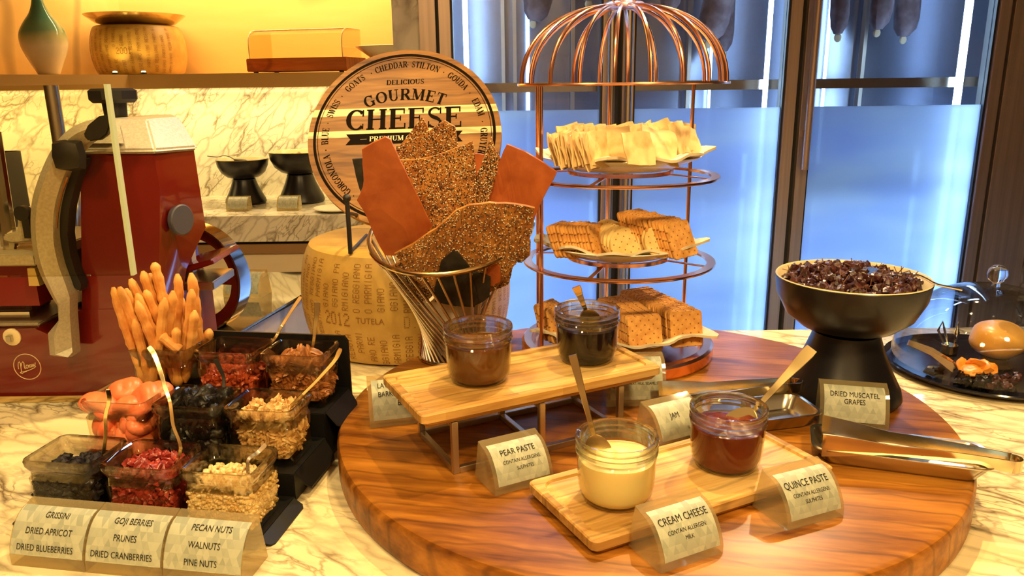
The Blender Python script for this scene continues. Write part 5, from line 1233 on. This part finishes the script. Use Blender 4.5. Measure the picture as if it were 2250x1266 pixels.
# ================================================================== DRIED FRUIT RACK AT LEFT
RO_, RT, RP, RW, RDp, RQ = (-.588, .834), -.157, .1006, .0946, .0775, .1075
RZS = (.0085, .0385, .0735)
RM = T(RO_[0], RO_[1], 0) @ RZ(RT)
rk = thing('jar_rack', 'black stepped rack holding nine square glass jars', 'rack', (RO_[0], RO_[1], .0006), RT)
xl, xr = -.008, 2*RP+RW+.003
for r in range(3):
    y0 = r*RQ-.012; y1 = y0+RQ if r < 2 else r*RQ+RDp+.010
    part('step', MB().box(xl, xr, y0, y1, 0, RZS[r]-.0012), M_blackrack, rk, smooth=False, bevel=.001)
    for sx_ in (1, -1):
        xe = xr if sx_ == 1 else xl; dz = min(RZS[r]-.002, .024); dx = sx_*.016; yy0 = y0+.010; yy1 = y1-.008; zt_ = RZS[r]-.0012
        top = [(xe, yy0-.004, zt_), (xe, yy1+.004, zt_), (xe+dx*.8, yy1, zt_-dz*.8), (xe+dx, yy1-.006, zt_-dz), (xe+dx, yy0+.006, zt_-dz), (xe+dx*.8, yy0, zt_-dz*.8)]
        part('side_skirt', MB().loft([[(x, y, z-.002) for x, y, z in top], top]), M_blackrack, rk, smooth=False)
yb_ = 2*RQ+RDp+.010
part('back_panel', MB().loft([[(x, yb_, z) for x, y, z in []] or [(xl-.002+(0 if i else 0), 0, 0) for i in ()] or [(px_, yb_, pz_) for px_, pz_ in ((xl-.002, 0), (xr+.002, 0), (xr+.002, .145), (xr-.004, .153), (xl+.006, .153), (xl-.002, .145))],
                         [(px_, yb_+.004, pz_) for px_, pz_ in ((xl-.002, 0), (xr+.002, 0), (xr+.002, .145), (xr-.004, .153), (xl+.006, .153), (xl-.002, .145))]]), M_blackrack, rk, smooth=False)
# square glass jar, one mesh shared
hw, hd = RW/2, RDp/2
def R2(dx, dz, cr): return rr_ring(hw-dx, hd-dx, cr, dz, 6)
glass_rings = [R2(.009, 0, .006), R2(.006, .001, .008), R2(.0045, .006, .010), R2(.0035, .030, .011), R2(.0025, .052, .012), R2(.0045, .0555, .012), R2(.0050, .060, .012), R2(.0028, .064, .012), R2(.0006, .069, .012), R2(0, .0745, .012), R2(.0012, .077, .011), R2(.0035, .0775, .010), R2(.0060, .076, .009), R2(.0056, .062, .009), R2(.0050, .05, .009), R2(.0066, .010, .008), R2(.009, .0048, .006)]
jar_me = MB().loft(glass_rings[:7], True, False).mesh('glass_body', M_glass); rim_me = MB().loft(glass_rings[6:15]+[glass_rings[6]], False, False).mesh('glass_rim', M_rimglass)
CONT = {(0, 0): 'dried blueberries', (0, 1): 'dried cranberries', (0, 2): 'pine nuts', (1, 0): 'dried apricots', (1, 1): 'prunes', (1, 2): 'walnuts', (2, 0): 'breadsticks', (2, 1): 'goji berries', (2, 2): 'pecans'}
JPOS = {}
for (r, c), nm in CONT.items():
    p = RM @ V3((c*RP+hw, r*RQ+hd, RZS[r])); JPOS[(r, c)] = p
    where = ['front', 'middle', 'back'][r]+' row, '+['left', 'centre', 'right'][c]
    t = thing('square_jar', 'square glass jar of %s, %s of the black rack' % (nm, where), 'jar', p, RT)
    part('glass_body', jar_me, None, t); part('glass_rim', rim_me, None, t)
ix, iy = hw-.0058, hd-.0058
def fillj(rc, nm, meshes, mat_, ntop, nface, size, topz, heap, label, group, cat, nside=None, flatf=.5, scl=(.85, 1.15), core=True, extra=60):
    base = JPOS[rc]; M = T(*base) @ RZ(RT)
    if core:
        rg = [rr_ring(ix-size*.55, iy-size*.55, .004, .0056, 3), rr_ring(ix-size*.5, iy-size*.5, .004, topz-size*.55, 3), rr_ring(ix*.6, iy*.6, .004, topz+heap*.5-size*.5, 3)]
        bm_ = MB().loft(rg); i = 0
        def xt(x, y, z, k):
            me = meshes[k % len(meshes)]; Mx = T(x, y, z) @ Euler((rnd.uniform(0, 6.3), rnd.uniform(0, 6.3), rnd.uniform(0, 6.3))).to_matrix().to_4x4() @ Matrix.Scale(rnd.uniform(*scl), 4)
            bm_.add([tuple(v.co) for v in me.vertices], [tuple(p.vertices) for p in me.polygons], Mx)
        for k in range(extra):
            q = rnd.random(); s_ = size*.55
            if q < .55: xt(rnd.uniform(-1, 1)*(ix-s_), -(iy-s_), rnd.uniform(.006+s_*.7, topz), k)
            elif q < .88: xt((1 if rc[1] == 2 else -1)*(ix-s_), rnd.uniform(-1, 1)*(iy-s_), rnd.uniform(.006+s_*.7, topz), k)
            else: xt(rnd.uniform(-1, 1)*(ix-s_), rnd.uniform(-1, 1)*(iy-s_), topz-.3*size, k)
        o = part(nm+'_bed', bm_, mat_, None, kind='stuff'); o.matrix_world = M; tag(o, 'packed %s below the visible ones, %s row of the rack' % (group.split(' in ')[0], ['front', 'middle', 'back'][rc[0]]), cat)
    def put(x, y, z, i):
        o = bpy.data.objects.new(nm, meshes[i % len(meshes)]); LK(o)
        o.matrix_world = M @ T(x, y, z) @ Euler((rnd.uniform(0, 6.3), rnd.uniform(0, 6.3), rnd.uniform(0, 6.3))).to_matrix().to_4x4() @ Matrix.Scale(rnd.uniform(*scl), 4)
        tag(o, label, cat, group)
    i = 0; s2 = size*.5
    for _ in range(ntop):
        x = rnd.uniform(-1, 1)*(ix-s2); y = rnd.uniform(-1, 1)*(iy-s2); h = heap*max(0, 1-(x/ix)**2)*max(0, 1-(y/iy)**2)
        put(x, y, topz+h+rnd.uniform(-.3, .25)*size, i); i += 1
    for _ in range(nface): put(rnd.uniform(-1, 1)*(ix-s2), -(iy-s2*.9)+rnd.uniform(0, .15)*size, rnd.uniform(.007+s2*.5, topz), i); i += 1
    for _ in range(nside if nside is not None else nface//2):
        sx_ = 1 if rc[1] == 2 or rnd.random() < .3 else -1
        put(sx_*(ix-s2*.9), rnd.uniform(-1, 1)*(iy-s2), rnd.uniform(.007+s2*.5, topz), i); i += 1
def pinem(seed):
    return MB().lathe([(0, -.0052), (.0016, -.0044), (.0025, -.002), (.0027, .0005), (.0020, .0032), (.0008, .005), (0, .0054)], 7)
pinms = [pinem(i).mesh('pine_nut', M_pine) for i in range(2)]
blm = [blob((.0056, .0046, .0040), 100+i, 8, 6, .28).mesh('dried_blueberry', M_blue) for i in range(4)]
crm = [blob((.0075, .0058, .0036), 110+i, 8, 6, .38).mesh('dried_cranberry', M_cran) for i in range(4)]
gjm = [blob((.0075, .0036, .0034), 120+i, 8, 6, .25).mesh('goji_berry', M_goji) for i in range(4)]
def walnut(seed):
    rr = random.Random(seed); ph = [rr.uniform(0, 6) for _ in range(5)]
    f = lambda d: .8+.22*math.sin(7*d.x+ph[0])*math.sin(6*d.y+ph[1])+.2*math.sin(8*d.z+ph[2]+3*d.x)-.25*math.exp(-(d.x/.16)**2)
    return MB().ball((0, 0, 0), (.0115, .0095, .0070), 14, 10, f)
def pecan(seed):
    rr = random.Random(seed); ph = rr.uniform(0, 6)
    f = lambda d: .95-.30*math.exp(-(d.y/.14)**2)+.05*math.sin(9*d.x+ph)+.10*math.cos(5*math.atan2(d.z, d.y))
    return MB().ball((0, 0, 0), (.0155, .0072, .0052), 14, 10, f)
wlm = [walnut(i).mesh('walnut', M_wal) for i in range(4)]; pcm = [pecan(i).mesh('pecan', M_pecan) for i in range(4)]
fillj((0, 2), 'pine_nut', pinms, M_pine, 95, 130, .0058, .051, .010, 'small pale pine nut in the front right jar of the rack', 'pine nuts in the front right jar', 'pine nut', 75, scl=(.9, 1.2), extra=420)
fillj((0, 0), 'dried_blueberry', blm, M_blue, 85, 60, .009, .050, .008, 'wrinkled black dried blueberry in the front left jar of the rack', 'dried blueberries in the front left jar', 'dried blueberry', 20, scl=(.9, 1.4), extra=140)
fillj((0, 1), 'dried_cranberry', crm, M_cran, 80, 50, .011, .052, .018, 'dark red dried cranberry in the front centre jar of the rack', 'dried cranberries in the front centre jar', 'dried cranberry', 14, scl=(.8, 1.25), extra=120)
fillj((1, 2), 'walnut', wlm, M_wal, 34, 34, .018, .054, .014, 'wrinkled walnut kernel in the middle right jar of the rack', 'walnuts in the middle right jar', 'walnut', 24, scl=(.75, 1.1))
fillj((2, 2), 'pecan', pcm, M_pecan, 26, 26, .018, .052, .012, 'ridged brown pecan half in the back right jar of the rack', 'pecans in the back right jar', 'pecan', 22, scl=(.8, 1.1))
fillj((2, 1), 'goji_berry', gjm, M_goji, 75, 60, .010, .040, .004, 'dried red goji berry in the back centre jar of the rack', 'goji berries in the back centre jar', 'goji berry', 16, extra=120)
def apricot(seed):
    rr = random.Random(seed); ph = [rr.uniform(0, 6) for _ in range(4)]
    f = lambda d: 1+.10*math.sin(2.5*d.x+ph[0])+.08*math.sin(3*d.y+ph[1])-.22*math.exp(-((d.x-.2*math.sin(ph[2]))/.3)**2-((1-d.z)/.5)**2)
    return MB().ball((0, 0, 0), (.0170, .0140, .0100), 18, 12, f)
apm = [apricot(i).mesh('dried_apricot', M_apri) for i in range(4)]
def prune(seed):
    rr = random.Random(seed); ph = [rr.uniform(0, 6) for _ in range(5)]
    f = lambda d: 1+.12*math.sin(4*d.x+ph[0])+.10*math.sin(6*d.y+ph[1]+3*d.z)+.08*abs(math.sin(9*d.x+5*d.y+ph[2]))+.06*math.sin(13*d.z+7*d.y+ph[3])
    return MB().ball((0, 0, 0), (.0165, .012, .0085), 20, 14, f)
prm = [prune(i).mesh('prune', M_prune) for i in range(4)]
fillj((1, 0), 'dried_apricot', apm, M_apri, 0, 10, .020, .044, .0, 'plump orange dried apricot pressed against the glass, middle left jar', 'dried apricots against the glass of the middle left jar', 'dried apricot', 6)
fillj((1, 1), 'prune', prm, M_prune, 0, 8, .020, .044, .0, 'black prune pressed against the glass in the middle centre jar', 'prunes against the glass of the middle centre jar', 'prune', 4)
# heaped tops, placed one by one
J = JPOS[(1, 0)]
for i, (x, y, z, rx, ry, rz, s) in enumerate(((-.034, -.014, .066, .2, .25, .3, 1.45), (-.020, -.020, .058, .4, .1, 1.2, 1.15), (-.012, .010, .076, .5, -.1, .4, 1.3), (.006, -.012, .064, .3, -.3, .1, 1.2), (.020, -.018, .058, .3, .2, -.4, 1.2), (.024, .002, .070, .6, -.4, .5, 1.35), (.004, .012, .066, .5, .3, 1, 1.2), (.034, .014, .072, .4, -.5, .8, 1.3), (-.030, .014, .062, .2, .2, .2, 1.1), (.012, .024, .058, .1, .2, .2, 1.1), (.030, -.006, .060, .1, .2, .9, 1.1))):
    o = bpy.data.objects.new('dried_apricot', apm[i % 4]); LK(o); o.matrix_world = T(*J) @ RZ(RT) @ T(x, y, z) @ Euler((rx, ry, rz)).to_matrix().to_4x4() @ Matrix.Scale(s, 4)
    tag(o, 'pinkish orange dried apricot heaped above the rim of the middle left jar' if i != 0 else 'largest pink apricot jutting out left over the jar rim', 'dried apricot', 'dried apricots heaped above the middle left jar' if i else None)
J = JPOS[(1, 1)]
for i in range(24):
    x = rnd.uniform(-.030, .030); y = rnd.uniform(-.022, .024); h = .030*(1-(x/.045)**2)*(1-(y/.04)**2)
    o = bpy.data.objects.new('prune', prm[i % 4]); LK(o); o.matrix_world = T(*J) @ RZ(RT) @ T(x, y, .050+h*rnd.uniform(.55, 1)) @ Euler((rnd.random()*6, rnd.random()*6, rnd.random()*6)).to_matrix().to_4x4() @ Matrix.Scale(rnd.uniform(.8, 1.05), 4)
    tag(o, 'shiny black prune heaped above the rim of the middle centre jar', 'prune', 'prunes heaped above the middle centre jar')
# breadsticks: (top px, bottom px, depth offset, radius)
J = JPOS[(2, 0)]
sticks = [((247, 632), (318, 850), -.024, .0058), ((263, 630), (345, 850), -.020, .0066), ((300, 645), (392, 850), -.010, .0062), ((302, 660), (360, 830), -.024, .0058), ((288, 612), (370, 800), .006, .0062), ((312, 596), (378, 790), .010, .0066), ((337, 577), (372, 700), .016, .0066), ((320, 637), (372, 780), -.002, .0060),
          ((364, 655), (335, 850), -.022, .0062), ((381, 640), (352, 850), -.012, .0064), ((389, 602), (398, 790), .012, .0060), ((420, 600), (452, 790), .012, .0066), ((421, 636), (402, 840), -.006, .0064), ((429, 682), (408, 840), -.014, .0060), ((330, 600), (360, 780), .020, .0058), ((386, 720), (392, 850), -.020, .0062), ((434, 705), (446, 830), .010, .0058), ((277, 634), (330, 840), -.006, .0058), ((346, 618), (380, 760), .018, .006), ((396, 650), (404, 800), .016, .0058), ((459, 722), (461, 800), .018, .0056), ((296, 700), (330, 860), -.026, .0055)]
def stick_mesh(p0, p1, r, seed):
    rr = random.Random(seed); n = 22; pts = []; R = []; L = (p1-p0).length; d = (p1-p0).normalized(); s1 = d.orthogonal().normalized(); s2 = d.cross(s1); ph = [rr.uniform(0, 6) for _ in range(4)]
    for i in range(n+1):
        f = i/n; w = .0009*math.sin(f*L*50+ph[0])
        pts.append(p0+d*(L*f)+s1*w+s2*.0008*math.sin(f*L*50+ph[2])); e = min(1, math.sin(min(f, 1-f)*n*.55+.35) if min(f, 1-f)*n < 2 else 1)
        R.append(r*1.12*e*(1+.09*math.sin(f*L*230+ph[3])+.06*math.sin(f*L*410+ph[1])))
    return MB().tube(pts, R, 10)
rank = {k: i for i, k in enumerate(sorted(range(len(sticks)), key=lambda k: sticks[k][0][0]))}
for i, (a, b, dy, r) in enumerate(sticks):
    Y = J.y+dy; p0 = ay(a[0], a[1], Y+dy*.3); p1 = ay(b[0], b[1], Y)
    if p1.z < J.z+.012: f = (J.z+.012-p0.z)/(p1.z-p0.z); p1 = p0.lerp(p1, f)
    # keep the foot inside the jar
    q = RM.inverted() @ p1; q.x = min(max(q.x, .012), RW-.012); q.y = min(max(q.y, 2*RQ+.012), 2*RQ+RDp-.012); p1 = RM @ q
    lab = {0: 'leftmost breadstick leaning out of the back left jar', 1: 'thick breadstick second from left in the back left jar', 6: 'tallest breadstick at the back of the back left jar', 11: 'tall smooth breadstick at the right side of the bundle', 20: 'short breadstick tip at the far right of the bundle', 13: 'short pale tipped breadstick right of centre at the front'}.get(i, 'knobbly golden breadstick, tip %s from the left in the bundle' % ORD[rank[i]])
    o = part('breadstick', shift(stick_mesh(p0, p1, r, i), p0), M_griss, None, loc=p0); tag(o, lab, 'breadstick', 'breadsticks standing in the back left jar' if lab.startswith('knobbly') else None)
p0 = ay(352, 738, J.y-.030); p1 = ay(398, 772, J.y-.028)
o = part('breadstick', shift(stick_mesh(p0, p1, .0068, 99), p0), M_griss, None, loc=p0); tag(o, 'short broken breadstick lying slanted at the front of the bundle', 'breadstick')
# spoons in the rack jars
def jl(rc, x, y, z): return T(*JPOS[rc]) @ RZ(RT) @ V3((x, y, z))
def curved_spoon(label, rc, tipl, pxs, dys, m=M_gold, w=.0040, w1=.008):
    w1 *= .8
    tip = jl(rc, *tipl); base = JPOS[rc]
    pts = [tip]+[ay(x, y, base.y+d) for (x, y), d in zip(pxs, dys)]
    # smooth (Catmull-Rom)
    sm = []
    for i in range(len(pts)-1):
        p0, p1, p2, p3 = pts[max(i-1, 0)], pts[i], pts[i+1], pts[min(i+2, len(pts)-1)]
        for k in range(5):
            s = k/5; sm.append(.5*((2*p1)+(p2-p0)*s+(2*p0-5*p1+4*p2-p3)*s*s+(3*p1-p0-3*p2+p3)*s**3))
    sm.append(pts[-1]); n = len(sm)
    t = thing('spoon', label, 'spoon', tip)
    Wd = [w+(w1-w)*(i/(n-1))**2 for i in range(n)]; Wd[-1] = w1*.7
    part('handle', shift(MB().sweep(sm, Wd, .0018, (1, .25, 0)), tip), m, t)
    d = (sm[2]-tip).normalized(); sb = MB().ball((0, 0, 0), (.011, .0075, .004), 14, 8)
    o = part('spoon_bowl', sb, m, t); o.rotation_euler = (-d).to_track_quat('X', 'Z').to_euler(); o.location = -d*.006; return t
curved_spoon('spoon with arched handle standing in the dried blueberry jar', (0, 0), (.026, .006, .050), [(232, 958), (232, 915), (240, 878), (237, 856)], [.0, -.004, -.004, -.012], w1=.007)
curved_spoon('long curved spoon rising from the dried cranberry jar past the apricots', (0, 1), (.024, .002, .058), [(397, 985), (381, 935), (374, 885), (362, 850), (352, 815), (340, 782), (327, 762)], [.0, .006, .014, .024, .036, .046, .05], w1=.008)
curved_spoon('dark spoon handle sticking out of the pine nut jar', (0, 2), (.022, .000, .054), [(545, 1012), (566, 995), (584, 976)], [.0, .008, .014], M_steel)
curved_spoon('slim spoon leaning right out of the goji berry jar', (2, 1), (.020, .006, .052), [(600, 748), (620, 715), (642, 680), (661, 652)], [.0, .012, .022, .03], w1=.007)
curved_spoon('spoon with broad handle end standing in the pecan jar', (2, 2), (.008, .012, .056), [(689, 750), (692, 720), (696, 690), (697, 664)], [.014, .016, .018, .02], M_gold, w1=.012)
curved_spoon('spoon leaning back from the walnut jar along the pecan jar', (1, 2), (.020, .004, .060), [(680, 852), (705, 826), (735, 792), (748, 766)], [.01, .012, .014, .012], w1=.008)
curved_spoon('black spoon standing at the back of the prune jar', (1, 1), (.022, .020, .060), [(492, 836), (484, 812), (473, 790)], [.03, .032, .032], M_black, w1=.009)
# row of three large sign holders in front of the rack
ang = R_(-9.5); st0 = V3((-.560, .754, 0)); du = V3((math.cos(ang), math.sin(ang), 0))
for i, (k, lines) in enumerate(SIGNS.items()):
    p = st0+du*(.0925*(i+.5))
    holder([(lines[0], .0098, .72, .004), (lines[1], .0098, .42, .0), (lines[2], .0098, .12, -.002)], 'acrylic sign reading %s, %s, %s before the rack' % tuple(lines), (p.x, p.y, .0006), ang, w=.0915, H=.056, D=.056, group=None, foot=.013, cwf=.485)
